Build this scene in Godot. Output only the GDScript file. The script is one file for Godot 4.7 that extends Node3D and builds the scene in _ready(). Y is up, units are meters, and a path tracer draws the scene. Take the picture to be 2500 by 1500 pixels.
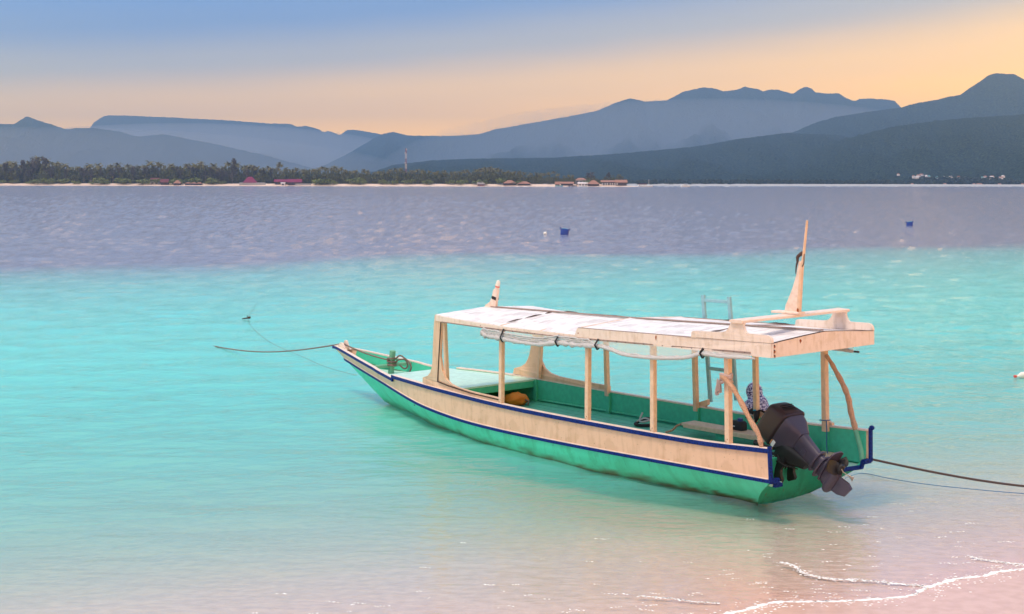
extends Node3D
# World: metres, y up, camera over the beach looking along -Z. "dep" is distance ahead of the camera (-z).
const EYE := 3.7
const FOCAL := 3398.12
var M := {}
var TX := {}
var boat_xf: Transform3D
var used := {}
var rng := RandomNumberGenerator.new()
var ns := FastNoiseLite.new()

func _ready():
	rng.seed = 7
	# ---------- camera, sky, sun, exposure ----------
	var cam := Camera3D.new()
	cam.name = "camera"
	cam.projection = Camera3D.PROJECTION_FRUSTUM
	cam.near = 0.1
	cam.far = 60000.0
	cam.size = 0.1 * 1500.0 / FOCAL
	cam.frustum_offset = Vector2(0, -0.1 * 301.2 / FOCAL)
	cam.position = Vector3(0, EYE, 0)
	cam.rotation.z = 0.00168
	add_child(cam)
	cam.current = true
	var env := Environment.new()
	env.background_mode = Environment.BG_SKY
	env.sky = Sky.new()
	env.sky.sky_material = sky_material()
	env.background_energy_multiplier = 1.0
	env.tonemap_mode = Environment.TONE_MAPPER_LINEAR
	env.tonemap_exposure = 1.35
	env.fog_enabled = true
	env.fog_density = 0.000105
	env.fog_light_color = Color(0.60, 0.78, 0.99)
	env.volumetric_fog_enabled = true
	env.volumetric_fog_density = 0.0
	env.sdfgi_enabled = true
	env.ssao_enabled = true
	env.ssil_enabled = true
	var we := WorldEnvironment.new()
	we.name = "environment"
	we.environment = env
	add_child(we)
	var sun := DirectionalLight3D.new()
	sun.name = "sun"
	sun.light_color = Color(1.0, 0.90, 0.78)
	sun.light_energy = 0.5
	sun.light_angular_distance = 12.0
	sun.shadow_enabled = true
	add_child(sun)
	sun.look_at_from_position(Vector3(-14, 40, 12), Vector3.ZERO)
	make_materials()
	make_setting()
	make_boat()
	make_boat_things()
	make_floats()
	make_island()
	make_mainland()

# ---------- sky ----------
func sky_material() -> PanoramaSkyMaterial:
	var w := 2048
	var h := 1024
	var im := Image.create(w, h, false, Image.FORMAT_RGBF)
	var stops := [0.0, 0.3, 0.55, 0.8, 1.05, 1.4, 3.0, 12.0]
	var cols := [Color(3.1, 1.36, 0.0), Color(2.7, 1.26, 0.03), Color(1.5, 0.86, 0.29), Color(0.54, 0.51, 0.50), Color(0.20, 0.33, 0.58), Color(0.10, 0.29, 0.66), Color(0.42, 0.54, 0.78), Color(1.04, 0.99, 0.95)]
	var band := FastNoiseLite.new()
	band.seed = 3
	band.frequency = 1.0
	band.fractal_octaves = 4
	for j in h:
		var el := 90.0 - (j + 0.5) / h * 180.0
		for i in w:
			var az := (i + 0.5) / w * 360.0
			if az > 180.0:
				az -= 360.0
			var k := 0.0
			if el > -2.0:
				var side := sin(deg_to_rad(clampf(az, -90, 90)))
				k = maxf(0.0, el) / 7.4 * (1.0 - 0.62 * side) + 0.03 - 0.16 * side
				k += 0.012 * band.get_noise_2d(az * 0.12, el * 0.9) * clampf(el / 3.0, 0, 1)
			var c: Color = cols[0]
			if k > 0.0:
				c = cols[cols.size() - 1]
				for n in stops.size() - 1:
					if k < stops[n + 1]:
						c = cols[n].lerp(cols[n + 1], smoothstep(0, 1, (k - stops[n]) / (stops[n + 1] - stops[n])) * 0.5 + 0.5 * (k - stops[n]) / (stops[n + 1] - stops[n]))
						break
			im.set_pixel(i, j, c)
	var m := PanoramaSkyMaterial.new()
	m.panorama = ImageTexture.create_from_image(im)
	return m

# ---------- textures and materials ----------
func noise_image(size: int, freq: float, oct: int, seed_: int, stretch := Vector2.ONE, kind := FastNoiseLite.TYPE_SIMPLEX_SMOOTH, fract := FastNoiseLite.FRACTAL_FBM) -> Image:
	var n := FastNoiseLite.new()
	n.seed = seed_
	n.noise_type = kind
	n.frequency = freq
	n.fractal_type = fract
	n.fractal_octaves = oct
	var im := n.get_seamless_image(int(size / stretch.x), int(size / stretch.y))
	if stretch != Vector2.ONE:
		im.resize(size, size, Image.INTERPOLATE_CUBIC)
	return im

func ramp_texture(src: Image, c0: Color, c1: Color, lo := 0.0, hi := 1.0) -> ImageTexture:
	var w := src.get_width()
	var im := Image.create(w, src.get_height(), false, Image.FORMAT_RGB8)
	for j in src.get_height():
		for i in w:
			var t := clampf((src.get_pixel(i, j).r - lo) / (hi - lo), 0, 1)
			im.set_pixel(i, j, c0.lerp(c1, t))
	return ImageTexture.create_from_image(im)

# blotches, runs and specks of dirt on paint
func grime_texture(size: int, seed_: int, dirt: Color, strength: float) -> ImageTexture:
	var big := noise_image(size, 0.010, 4, seed_)
	var runs := noise_image(size, 0.03, 4, seed_ + 1, Vector2(1, 5))
	var specks := noise_image(size, 0.11, 2, seed_ + 2)
	var im := Image.create(size, size, false, Image.FORMAT_RGB8)
	for j in size:
		for i in size:
			var t := 0.45 * smoothstep(0.50, 0.78, big.get_pixel(i, j).r) + 0.40 * smoothstep(0.55, 0.80, runs.get_pixel(i, j).r)
			t *= strength
			var c := Color.WHITE.lerp(dirt, clampf(t, 0, 1))
			if specks.get_pixel(i, j).r > 0.885:
				c = c.lerp(Color(0.42, 0.33, 0.28), 0.7)
			im.set_pixel(i, j, c)
	return ImageTexture.create_from_image(im)

func normal_texture(src: Image, strength: float) -> ImageTexture:
	var im: Image = src.duplicate()
	im.convert(Image.FORMAT_RGBA8)
	im.bump_map_to_normal_map(strength)
	return ImageTexture.create_from_image(im)

# base colours are given as linear reflectances
func mat(called: String, lin: Color, rough := 0.6, tex = null, scale := 1.0, bump = null, depth := 0.0) -> StandardMaterial3D:
	var m := StandardMaterial3D.new()
	m.resource_name = called
	m.albedo_color = lin.linear_to_srgb()
	m.roughness = rough
	if tex != null:
		m.albedo_texture = tex
	if bump != null:
		m.heightmap_enabled = true
		m.heightmap_texture = bump
		m.heightmap_scale = depth
	if tex != null or bump != null:
		m.uv1_triplanar = true
		m.uv1_scale = Vector3.ONE * scale
	M[called] = m
	return m

func make_materials():
	var mottle := noise_image(512, 0.012, 5, 11)
	var fine := noise_image(512, 0.05, 4, 12)
	var grain := noise_image(512, 0.03, 4, 13, Vector2(8, 1))
	TX.mottle = ramp_texture(mottle, Color(0.94, 0.935, 0.93), Color(1, 1, 1), 0.2, 0.75)
	TX.stain = ramp_texture(mottle, Color(0.955, 0.935, 0.92), Color(1, 1, 1), 0.2, 0.6)
	TX.fine = ImageTexture.create_from_image(fine)
	TX.grain = ImageTexture.create_from_image(grain)
	TX.grain_tint = ramp_texture(grain, Color(0.72, 0.68, 0.64), Color(1, 1, 1), 0.25, 0.7)
	TX.worn = ramp_texture(fine, Color(0.55, 0.48, 0.46), Color(1, 1, 1), 0.28, 0.42)
	TX.grime = grime_texture(512, 71, Color(0.80, 0.76, 0.68), 0.5)
	TX.grime_roof = grime_texture(512, 75, Color(0.74, 0.70, 0.70), 0.7)
	TX.grime_green = grime_texture(512, 79, Color(0.70, 0.76, 0.66), 0.6)
	mat("cream", Color(0.80, 0.525, 0.37), 0.5, TX.grime, 0.5, TX.fine, 0.12)
	mat("roof_cream", Color(0.82, 0.69, 0.63), 0.5, TX.grime, 0.8, TX.fine, 0.12)
	mat("cream_post", Color(0.78, 0.55, 0.40), 0.55, TX.mottle, 1.6, TX.grain, 0.12)
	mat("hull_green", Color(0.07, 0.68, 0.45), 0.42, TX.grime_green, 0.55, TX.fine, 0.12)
	M.hull_green.vertex_color_use_as_albedo = true
	M.hull_green.albedo_color = Color.WHITE
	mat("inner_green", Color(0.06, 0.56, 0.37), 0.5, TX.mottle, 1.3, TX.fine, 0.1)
	mat("deck_green", Color(0.58, 0.88, 0.76), 0.32, TX.mottle, 0.9, TX.grain, 0.1)
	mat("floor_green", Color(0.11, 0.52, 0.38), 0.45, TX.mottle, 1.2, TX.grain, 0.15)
	mat("bitt_green", Color(0.20, 0.55, 0.36), 0.6, TX.worn, 5.0, TX.fine, 0.4)
	mat("rail_blue", Color(0.003, 0.026, 0.21), 0.6, TX.worn, 1.5, TX.fine, 0.2)
	M.rail_blue.metallic_specular = 0.3
	mat("roof_white", Color(0.85, 0.82, 0.83), 0.55, TX.grime_roof, 0.6, TX.fine, 0.15)
	mat("batten", Color(0.36, 0.27, 0.25), 0.8, TX.worn, 4.0, TX.grain, 0.3)
	mat("dark_wood", Color(0.07, 0.035, 0.03), 0.8, TX.worn, 3.0)
	mat("pale_wood", Color(0.82, 0.67, 0.60), 0.6, TX.stain, 1.6, TX.grain, 0.15)
	mat("branch", Color(0.60, 0.36, 0.24), 0.75, TX.worn, 3.0, TX.grain, 0.4)
	mat("branch_green", Color(0.16, 0.50, 0.34), 0.55, TX.mottle, 2.0)
	mat("rust", Color(0.36, 0.09, 0.02), 0.85, TX.worn, 14.0)
	mat("iron", Color(0.03, 0.02, 0.02), 0.6)
	mat("strap", Color(0.012, 0.010, 0.016), 0.7)
	mat("cowl", Color(0.028, 0.010, 0.015), 0.4, null, 1.0, TX.fine, 0.03)
	mat("motor_grey", Color(0.060, 0.047, 0.078), 0.36, null, 1.0, TX.fine, 0.03)
	mat("motor_black", Color(0.010, 0.008, 0.010), 0.5)
	mat("propeller", Color(0.62, 0.50, 0.44), 0.35)
	M.propeller.metallic = 0.3
	mat("sticker", Color(0.8, 0.8, 0.8), 0.4)
	mat("sticker_orange", Color(0.7, 0.3, 0.1), 0.4)
	mat("ladder_blue", Color(0.25, 0.50, 0.60), 0.5, TX.mottle, 2.0, TX.grain, 0.1)
	mat("orange_cloth", Color(0.75, 0.22, 0.01), 0.7, null, 6.0, TX.fine, 0.6)
	mat("rag", Color(0.60, 0.46, 0.46), 0.9, TX.mottle, 5.0, TX.fine, 0.8)
	mat("rope", Color(0.26, 0.19, 0.17), 0.9, TX.worn, 9.0, TX.fine, 0.5)
	mat("dark_rope", Color(0.09, 0.06, 0.06), 0.9, TX.worn, 9.0)
	mat("blue_rope", Color(0.02, 0.12, 0.32), 0.7)
	mat("blue_plastic", Color(0.008, 0.045, 0.27), 0.45)
	mat("white_plastic", Color(0.78, 0.75, 0.70), 0.5)
	mat("cyan_plastic", Color(0.02, 0.35, 0.55), 0.4)
	mat("red_plastic", Color(0.7, 0.08, 0.05), 0.4)
	mat("skin", Color(0.40, 0.22, 0.14), 0.6)
	mat("pink_cloth", Color(0.62, 0.26, 0.30), 0.85)
	var pat := ramp_texture(noise_image(256, 0.09, 2, 21), Color(0.10, 0.10, 0.42), Color(0.92, 0.93, 1.0), 0.46, 0.54)
	mat("headscarf", Color(0.75, 0.75, 0.85), 0.9, pat, 1.3)
	var clear := StandardMaterial3D.new()
	clear.resource_name = "clear_vinyl"
	clear.transparency = BaseMaterial3D.TRANSPARENCY_ALPHA
	clear.albedo_color = Color(0.88, 0.88, 0.88, 0.4)
	clear.roughness = 0.2
	M.vinyl = clear
	mat("vinyl_roll", Color(0.60, 0.60, 0.63), 0.32, TX.mottle, 4.0, TX.fine, 0.5)
	# sand: one kind of wet pink coral sand
	var sand_im := noise_image(1024, 0.02, 6, 31)
	var sm := mat("sand", Color(0.78, 0.50, 0.41), 0.2, ramp_texture(sand_im, Color(0.95, 0.94, 0.93), Color(1, 1, 1), 0.2, 0.7), 0.25, ImageTexture.create_from_image(noise_image(512, 0.03, 3, 32)), 0.06)
	sm.uv1_world_triplanar = true
	sm.metallic_specular = 0.5
	# water: a clear rippled skin that mirrors the sky, over the body of the water with its own colour
	var wm := StandardMaterial3D.new()
	wm.resource_name = "water_skin"
	wm.transparency = BaseMaterial3D.TRANSPARENCY_ALPHA
	wm.albedo_color = Color(0.9, 0.95, 0.95, 0.0)
	wm.roughness = 0.05
	wm.metallic_specular = 0.42
	wm.normal_enabled = true
	wm.normal_texture = normal_texture(noise_image(1024, 0.02, 5, 42), 9.0)
	wm.normal_scale = 0.24
	wm.heightmap_enabled = true
	wm.heightmap_texture = ImageTexture.create_from_image(noise_image(512, 0.03, 4, 43))
	wm.heightmap_scale = 0.25
	wm.uv1_triplanar = true
	wm.uv1_world_triplanar = true
	wm.uv1_scale = Vector3(0.13, 0.2, 0.30)
	M.water_skin = wm
	var wb := StandardMaterial3D.new()
	wb.resource_name = "sea_water"
	wb.transparency = BaseMaterial3D.TRANSPARENCY_ALPHA
	wb.vertex_color_use_as_albedo = true
	wb.roughness = 1.0
	wb.specular_mode = BaseMaterial3D.SPECULAR_DISABLED
	M.water = wb
	mat("foam", Color(0.93, 0.91, 0.90), 0.9)

# ---------- naming ----------
func numbered(called: String) -> String:
	var n: int = used.get(called, 0)
	used[called] = n + 1
	return called if n == 0 else "%s_%03d" % [called, n]

func tag(o: Node, label: String, category: String, group := "") -> Node:
	o.set_meta("label", label)
	o.set_meta("category", category)
	if group != "":
		o.set_meta("group", group)
	return o

func thing(called: String, label: String, category: String, xf := Transform3D.IDENTITY, group := "") -> Node3D:
	var o := Node3D.new()
	o.name = numbered(called)
	o.transform = xf
	add_child(o)
	tag(o, label, category, group)
	return o

func done(st: SurfaceTool, called: String, m: Material, parent: Node = null, offset := Vector3.ZERO) -> MeshInstance3D:
	st.generate_normals()
	var o := MeshInstance3D.new()
	o.mesh = st.commit()
	o.material_override = m
	if parent == null:
		o.name = numbered(called)
		add_child(o)
	else:
		o.name = called
		parent.add_child(o, true)
	o.position = offset
	return o

func setting(o: Node, kind := "structure") -> Node:
	o.set_meta("kind", kind)
	return o

# ---------- shapes ----------
func tool_() -> SurfaceTool:
	var st := SurfaceTool.new()
	st.begin(Mesh.PRIMITIVE_TRIANGLES)
	return st

func tri(st: SurfaceTool, a: Vector3, b: Vector3, c: Vector3):
	st.add_vertex(a); st.add_vertex(b); st.add_vertex(c)

func quad(st: SurfaceTool, a: Vector3, b: Vector3, c: Vector3, d: Vector3):
	tri(st, a, b, c)
	tri(st, a, c, d)

# rows of points joined into a sheet; smooth shading
func sheet(st: SurfaceTool, rows: Array, smooth := true, wrap := false):
	st.set_smooth_group(0 if smooth else -1)
	for i in rows.size() - 1:
		var a: PackedVector3Array = rows[i]
		var b: PackedVector3Array = rows[i + 1]
		var n := a.size()
		for j in (n if wrap else n - 1):
			var k := (j + 1) % n
			quad(st, a[j], b[j], b[k], a[k])

# a closed slab between two matching sheets
func slab(st: SurfaceTool, top: Array, low: Array):
	sheet(st, top)
	st.set_smooth_group(1)
	for i in low.size() - 1:
		var a: PackedVector3Array = low[i]
		var b: PackedVector3Array = low[i + 1]
		for j in a.size() - 1:
			quad(st, a[j], a[j + 1], b[j + 1], b[j])
	st.set_smooth_group(-1)
	var n: int = top[0].size() - 1
	var r := top.size() - 1
	for i in r:
		quad(st, top[i][0], low[i][0], low[i + 1][0], top[i + 1][0])
		quad(st, top[i][n], top[i + 1][n], low[i + 1][n], low[i][n])
	for j in n:
		quad(st, top[0][j], top[0][j + 1], low[0][j + 1], low[0][j])
		quad(st, top[r][j], low[r][j], low[r][j + 1], top[r][j + 1])

# bar from a to b with a chamfered w x h section; h runs along "up"
func bar(st: SurfaceTool, a: Vector3, b: Vector3, w: float, h: float, up := Vector3.UP, cham := 0.006):
	var d := (b - a).normalized()
	if absf(d.dot(up)) > 0.98:
		up = Vector3.RIGHT
	var s := d.cross(up).normalized()
	var t := s.cross(d).normalized()
	var x := w / 2
	var y := h / 2
	var c := minf(cham, minf(x, y) * 0.5)
	var prof := [Vector2(-x, -y + c), Vector2(-x, y - c), Vector2(-x + c, y), Vector2(x - c, y), Vector2(x, y - c), Vector2(x, -y + c), Vector2(x - c, -y), Vector2(-x + c, -y)]
	st.set_smooth_group(-1)
	for i in 8:
		var p: Vector2 = prof[i]
		var q: Vector2 = prof[(i + 1) % 8]
		quad(st, a + s * p.x + t * p.y, a + s * q.x + t * q.y, b + s * q.x + t * q.y, b + s * p.x + t * p.y)
	for e in [a, b]:
		for i in range(1, 7):
			var p: Vector2 = prof[0]
			var q: Vector2 = prof[i]
			var r: Vector2 = prof[i + 1]
			tri(st, e + s * p.x + t * p.y, e + s * q.x + t * q.y, e + s * r.x + t * r.y)

# box with chamfered long edges: centre, size, turned by basis
func box(st: SurfaceTool, c: Vector3, size: Vector3, bas := Basis.IDENTITY, cham := 0.004):
	bar(st, c - bas.x * size.x / 2, c + bas.x * size.x / 2, size.z, size.y, bas.y, cham)

# round tube through points
func tube(st: SurfaceTool, pts: PackedVector3Array, rad, sides := 8, capped := true):
	var rows := []
	var up := Vector3.UP
	for i in pts.size():
		var d := (pts[mini(i + 1, pts.size() - 1)] - pts[maxi(i - 1, 0)]).normalized()
		var s := d.cross(up)
		if s.length() < 0.05:
			s = d.cross(Vector3.RIGHT)
		s = s.normalized()
		var t := s.cross(d)
		var r: float = rad[i] if rad is Array or rad is PackedFloat32Array else rad
		var row := PackedVector3Array()
		for k in sides:
			var an := TAU * k / sides
			row.append(pts[i] + (s * cos(an) + t * sin(an)) * r)
		rows.append(row)
	sheet(st, rows, true, true)
	if capped:
		st.set_smooth_group(-1)
		for e in [0, rows.size() - 1]:
			for k in range(1, sides - 1):
				tri(st, rows[e][0], rows[e][k], rows[e][k + 1])

# smooth curve through control points
func curve(ctrl: Array, per := 8) -> PackedVector3Array:
	var out := PackedVector3Array()
	var n := ctrl.size()
	for i in n - 1:
		var p0: Vector3 = ctrl[maxi(i - 1, 0)]
		var p1: Vector3 = ctrl[i]
		var p2: Vector3 = ctrl[i + 1]
		var p3: Vector3 = ctrl[mini(i + 2, n - 1)]
		for k in per:
			out.append(p1.cubic_interpolate(p2, p0, p3, float(k) / per))
	out.append(ctrl[n - 1])
	return out

# flat outline (x, y) given depth: place() turns (x, y, side -1..1) into a point
func prism(st: SurfaceTool, poly: PackedVector2Array, place: Callable):
	var idx := Geometry2D.triangulate_polygon(poly)
	st.set_smooth_group(-1)
	for s in [-1.0, 1.0]:
		for i in range(0, idx.size(), 3):
			tri(st, place.call(poly[idx[i]], s), place.call(poly[idx[i + 1]], s), place.call(poly[idx[i + 2]], s))
	for i in poly.size():
		var p := poly[i]
		var q := poly[(i + 1) % poly.size()]
		quad(st, place.call(p, -1.0), place.call(q, -1.0), place.call(q, 1.0), place.call(p, 1.0))

# rings of a turned or lofted body, closed at both ends
func loft(st: SurfaceTool, rings: Array, group := 0):
	st.set_smooth_group(group)
	for i in rings.size() - 1:
		var a: PackedVector3Array = rings[i]
		var b: PackedVector3Array = rings[i + 1]
		for j in a.size():
			var k := (j + 1) % a.size()
			quad(st, a[j], b[j], b[k], a[k])
	st.set_smooth_group(-1)
	for e in [0, rings.size() - 1]:
		var r: PackedVector3Array = rings[e]
		for k in range(1, r.size() - 1):
			tri(st, r[0], r[k], r[k + 1])

func ellipse_ring(c: Vector3, ax: Vector3, ay: Vector3, sides := 16, power := 1.0) -> PackedVector3Array:
	var out := PackedVector3Array()
	for k in sides:
		var an := TAU * k / sides
		var x := cos(an)
		var y := sin(an)
		x = signf(x) * pow(absf(x), power)
		y = signf(y) * pow(absf(y), power)
		out.append(c + ax * x + ay * y)
	return out

func ball(st: SurfaceTool, c: Vector3, r: Vector3, seg := 10, bas := Basis.IDENTITY):
	var rows := []
	for i in seg + 1:
		var th := PI * i / seg
		rows.append(ellipse_ring(c + bas.y * r.y * cos(th), bas.x * r.x * maxf(sin(th), 0.001), bas.z * r.z * maxf(sin(th), 0.001), seg * 2))
	sheet(st, rows, true, true)

func lin(x: float, xs: Array, ys: Array) -> float:
	if x <= xs[0]:
		return ys[0]
	for i in xs.size() - 1:
		if x < xs[i + 1]:
			return lerpf(ys[i], ys[i + 1], (x - xs[i]) / (xs[i + 1] - xs[i]))
	return ys[ys.size() - 1]

# same, smoothed
func spl(x: float, xs: Array, ys: Array) -> float:
	var n := xs.size()
	if x <= xs[0]:
		return ys[0]
	for i in n - 1:
		if x < xs[i + 1]:
			var h: float = xs[i + 1] - xs[i]
			var t: float = (x - xs[i]) / h
			var m0: float = (ys[i + 1] - ys[maxi(i - 1, 0)]) / (xs[i + 1] - xs[maxi(i - 1, 0)]) * h
			var m1: float = (ys[mini(i + 2, n - 1)] - ys[i]) / (xs[mini(i + 2, n - 1)] - xs[i]) * h
			return (2 * t * t * t - 3 * t * t + 1) * ys[i] + (t * t * t - 2 * t * t + t) * m0 + (3 * t * t - 2 * t * t * t) * ys[i + 1] + (t * t * t - t * t) * m1
	return ys[n - 1]

# ================= THE SETTING =================
const SHORE_S := [6.39, 6.80, 6.98, 7.20, 7.36, 7.63, 7.89, 8.18, 8.44, 8.62, 8.81, 9.05, 9.35, 9.65, 9.79, 10.11, 10.61]
const SHORE_N := [9.98, 10.04, 10.06, 10.12, 10.14, 10.02, 9.92, 9.84, 9.79, 9.80, 9.90, 9.97, 10.02, 9.99, 10.04, 10.02, 9.98]

# distance out to sea from the water's edge (negative on the beach)
func off_shore(x: float, dep: float) -> float:
	var s := x * 0.9057 + dep * 0.4239
	var n := -x * 0.4239 + dep * 0.9057
	return n - spl(s, SHORE_S, SHORE_N) - 0.12 * sin(s * 0.7) * clampf(absf(s - 8.5) / 3.0 - 0.7, 0, 1)

func bed_y(x: float, dep: float) -> float:
	var d := off_shore(x, dep)
	if d < 0:
		return -d * 0.05
	var edge := d - 69.0 - 14.0 * ns.get_noise_2d(x * 2.2, dep * 1.2)
	return -(lin(d, [0, 3, 8, 20, 50, 69], [0, 0.12, 0.46, 1.15, 2.4, 3.2]) + 6.5 * smoothstep(-22.0, 26.0, edge)) + 0.012 * ns.get_noise_2d(x * 9, dep * 9) * clampf(d, 0, 1)

func wave_y(x: float, dep: float, d: float) -> float:
	var amp := clampf(d / 9.0, 0.22, 1.0)
	if d < 0.35:
		amp *= clampf(d / 0.35, 0.0, 1.0)
	var h := 0.034 * ns.get_noise_2d(x * 26, dep * 52) + 0.014 * ns.get_noise_2d(x * 75 + 40, dep * 150)
	if dep < 45:
		h += 0.010 * ns.get_noise_2d(x * 150 + 9, dep * 290)
	if dep > 28:
		var f := clampf((dep - 28) / 60.0, 0, 1) * (0.035 + 0.26 * clampf((dep - 60) / 260.0, 0, 1))
		h += f * ns.get_noise_2d(x * 75 + 300, dep * 70) + 0.35 * f * ns.get_noise_2d(x * 14 + 90, dep * 20)
	return h * amp

func make_setting():
	ns.seed = 5
	ns.frequency = 0.012
	ns.fractal_octaves = 2
	# --- sand: beach and sea bed in one sheet
	var st := tool_()
	st.set_smooth_group(0)
	var deps := []
	var z := -40.0
	while z < 320.0:
		deps.append(z)
		z += 3.0 if z < 7.0 else 0.16 if z < 22.0 else maxf(0.3, (z - 20) * 0.06)
	var rows := []
	for dp in deps:
		var row := PackedVector3Array()
		var half: float = 16.0 + maxf(0.0, dp) * 0.55
		for i in 121:
			var x := -half + 2 * half * i / 120.0
			row.append(Vector3(x, bed_y(x, dp), -dp))
		rows.append(row)
	sheet(st, rows)
	var sand := done(st, "sand", M.sand)
	setting(sand)
	# --- sea: a rippled surface; its colour comes in with the thickness of water over the sand
	var verts := PackedVector3Array()
	var cols := PackedColorArray()
	var deps2 := []
	z = 9.5
	while z < 26000.0:
		deps2.append(z)
		z += maxf(0.05, z * z / 4700.0)
	var nc := 540
	var lagoon := Color(0.16, 0.77, 0.71)
	var open_sea := Color(0.23, 0.26, 0.38)
	for dp in deps2:
		var half: float = 5.0 + dp * 0.47
		for i in nc + 1:
			var x: float = -half + 2 * half * i / nc
			var d := off_shore(x, dp)
			var bed: float = bed_y(x, dp) if dp < 200 else -9.0
			var y: float = wave_y(x, dp, d) if dp < 2500 else 0.0
			if d < -0.5:
				y = minf(y, bed - 0.05)
			verts.append(Vector3(x, y, -dp))
			var thick := maxf(0.0, y - bed)
			var c := lagoon.lerp(open_sea, smoothstep(0.95, 3.6, thick))
			c.a = 1.0 - exp(-1.6 * thick)
			cols.append(c)
	var idx := PackedInt32Array()
	for j in deps2.size() - 1:
		for i in nc:
			var a := j * (nc + 1) + i
			var b := a + nc + 1
			if cols[a].a <= 0.0 and cols[b].a <= 0.0 and cols[a + 1].a <= 0.0 and cols[b + 1].a <= 0.0:
				continue
			idx.append_array(PackedInt32Array([a, b, b + 1, a, b + 1, a + 1]))
	var arr := []
	arr.resize(Mesh.ARRAY_MAX)
	arr[Mesh.ARRAY_VERTEX] = verts
	arr[Mesh.ARRAY_COLOR] = cols
	arr[Mesh.ARRAY_INDEX] = idx
	var am := ArrayMesh.new()
	am.add_surface_from_arrays(Mesh.PRIMITIVE_TRIANGLES, arr)
	st = tool_()
	st.create_from(am, 0)
	var sea := done(st, "water", M.water, null, Vector3(0, -0.012, 0))
	setting(sea)
	arr[Mesh.ARRAY_COLOR] = null
	am = ArrayMesh.new()
	am.add_surface_from_arrays(Mesh.PRIMITIVE_TRIANGLES, arr)
	st = tool_()
	st.create_from(am, 0)
	setting(done(st, "water_surface", M.water_skin))
	make_foam()
	make_hills()

func make_foam():
	# the lace of foam that the last ripple leaves at the water's edge, and the ripples behind it
	var lines := []
	var edge := []
	for k in 90:
		var s := 5.6 + k * 0.06
		var n := spl(s, SHORE_S, SHORE_N) + 0.02
		edge.append(Vector2(s * 0.9057 - n * 0.4239, s * 0.4239 + n * 0.9057))
	lines.append([edge, 0.045, 0.45])
	lines.append([[Vector2(2.63, 13.63), Vector2(2.745, 13.52), Vector2(2.79, 13.26), Vector2(2.93, 13.11), Vector2(3.13, 13.02), Vector2(3.35, 12.98), Vector2(3.55, 12.89), Vector2(3.82, 12.81)], 0.018, 0.16])
	lines.append([[Vector2(4.57, 13.86), Vector2(4.65, 13.74), Vector2(4.785, 13.66), Vector2(4.98, 13.55), Vector2(5.2, 13.48), Vector2(5.6, 13.5)], 0.018, 0.16])
	lines.append([[Vector2(1.14, 12.5), Vector2(1.43, 12.42), Vector2(1.63, 12.32), Vector2(1.84, 12.27)], 0.008, 0.10])
	var st := tool_()
	st.set_smooth_group(0)
	var blobs := []
	var r := RandomNumberGenerator.new()
	r.seed = 77
	for l in lines:
		var ctrl := []
		for p in l[0]:
			ctrl.append(Vector3(p.x, 0, -p.y))
		var pts := curve(ctrl, 2 if l[0].size() > 20 else 14)
		var rows := []
		for i in pts.size():
			var d: Vector3 = (pts[mini(i + 1, pts.size() - 1)] - pts[maxi(i - 1, 0)]).normalized()
			var s := d.cross(Vector3.UP)
			var w: float = l[1] * (0.55 + 0.6 * absf(ns.get_noise_1d(i * 31.0 + l[1] * 900)) * 1.6) * minf(1.0, minf(i, pts.size() - 1 - i) / 4.0 + 0.1)
			var row := PackedVector3Array()
			var yy := surface_y(pts[i])
			for k in 7:
				var t := (k - 3) / 3.0
				var q := pts[i] + s * (t * w + 0.03 * ns.get_noise_2d(i * 60, k * 90))
				row.append(Vector3(q.x, yy - 0.004 + (0.007 + 0.003 * ns.get_noise_2d(q.x * 900, q.z * 900)) * (1 - t * t), q.z))
			rows.append(row)
			for b in 7:
				if r.randf() < l[2]:
					var q: Vector3 = pts[i] + s * r.randfn(0.5, 1.2) * l[1] * 1.8 + d * r.randf_range(-0.05, 0.05)
					blobs.append([q, r.randf_range(0.003, 0.011)])
		sheet(st, rows)
	# loose flecks on the shallows
	for b in 150:
		var s := r.randf_range(3.0, 11.0)
		var n := spl(s, SHORE_S, SHORE_N) + absf(r.randfn(0, 1.1)) + 0.1
		var c := Vector3(s * 0.9057 - n * 0.4239, 0, -(s * 0.4239 + n * 0.9057))
		var an := r.randf_range(-0.3, 0.5)
		for k in r.randi_range(1, 7):
			blobs.append([c + Vector3(cos(an) * k * 0.022, 0, sin(an) * k * 0.022) + Vector3(r.randfn(0, 0.008), 0, r.randfn(0, 0.008)), r.randf_range(0.003, 0.010)])
	var foam := done(st, "sea_foam", M.foam)
	setting(foam, "stuff")
	var bs := tool_()
	ball(bs, Vector3.ZERO, Vector3(1.5, 0.22, 1.0), 4)
	bs.generate_normals()
	var mm := MultiMesh.new()
	mm.transform_format = MultiMesh.TRANSFORM_3D
	mm.mesh = bs.commit()
	mm.instance_count = blobs.size()
	for i in blobs.size():
		var p: Vector3 = blobs[i][0]
		p.y = surface_y(p)
		mm.set_instance_transform(i, Transform3D(Basis(Vector3.UP, r.randf_range(-0.6, 0.3)).scaled(Vector3.ONE * blobs[i][1]), p))
	var mi := MultiMeshInstance3D.new()
	mi.multimesh = mm
	mi.material_override = M.foam
	mi.name = numbered("foam_bubbles")
	add_child(mi)
	setting(mi, "stuff")

func surface_y(p: Vector3) -> float:
	return maxf(bed_y(p.x, -p.z), wave_y(p.x, -p.z, off_shore(p.x, -p.z)))

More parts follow.
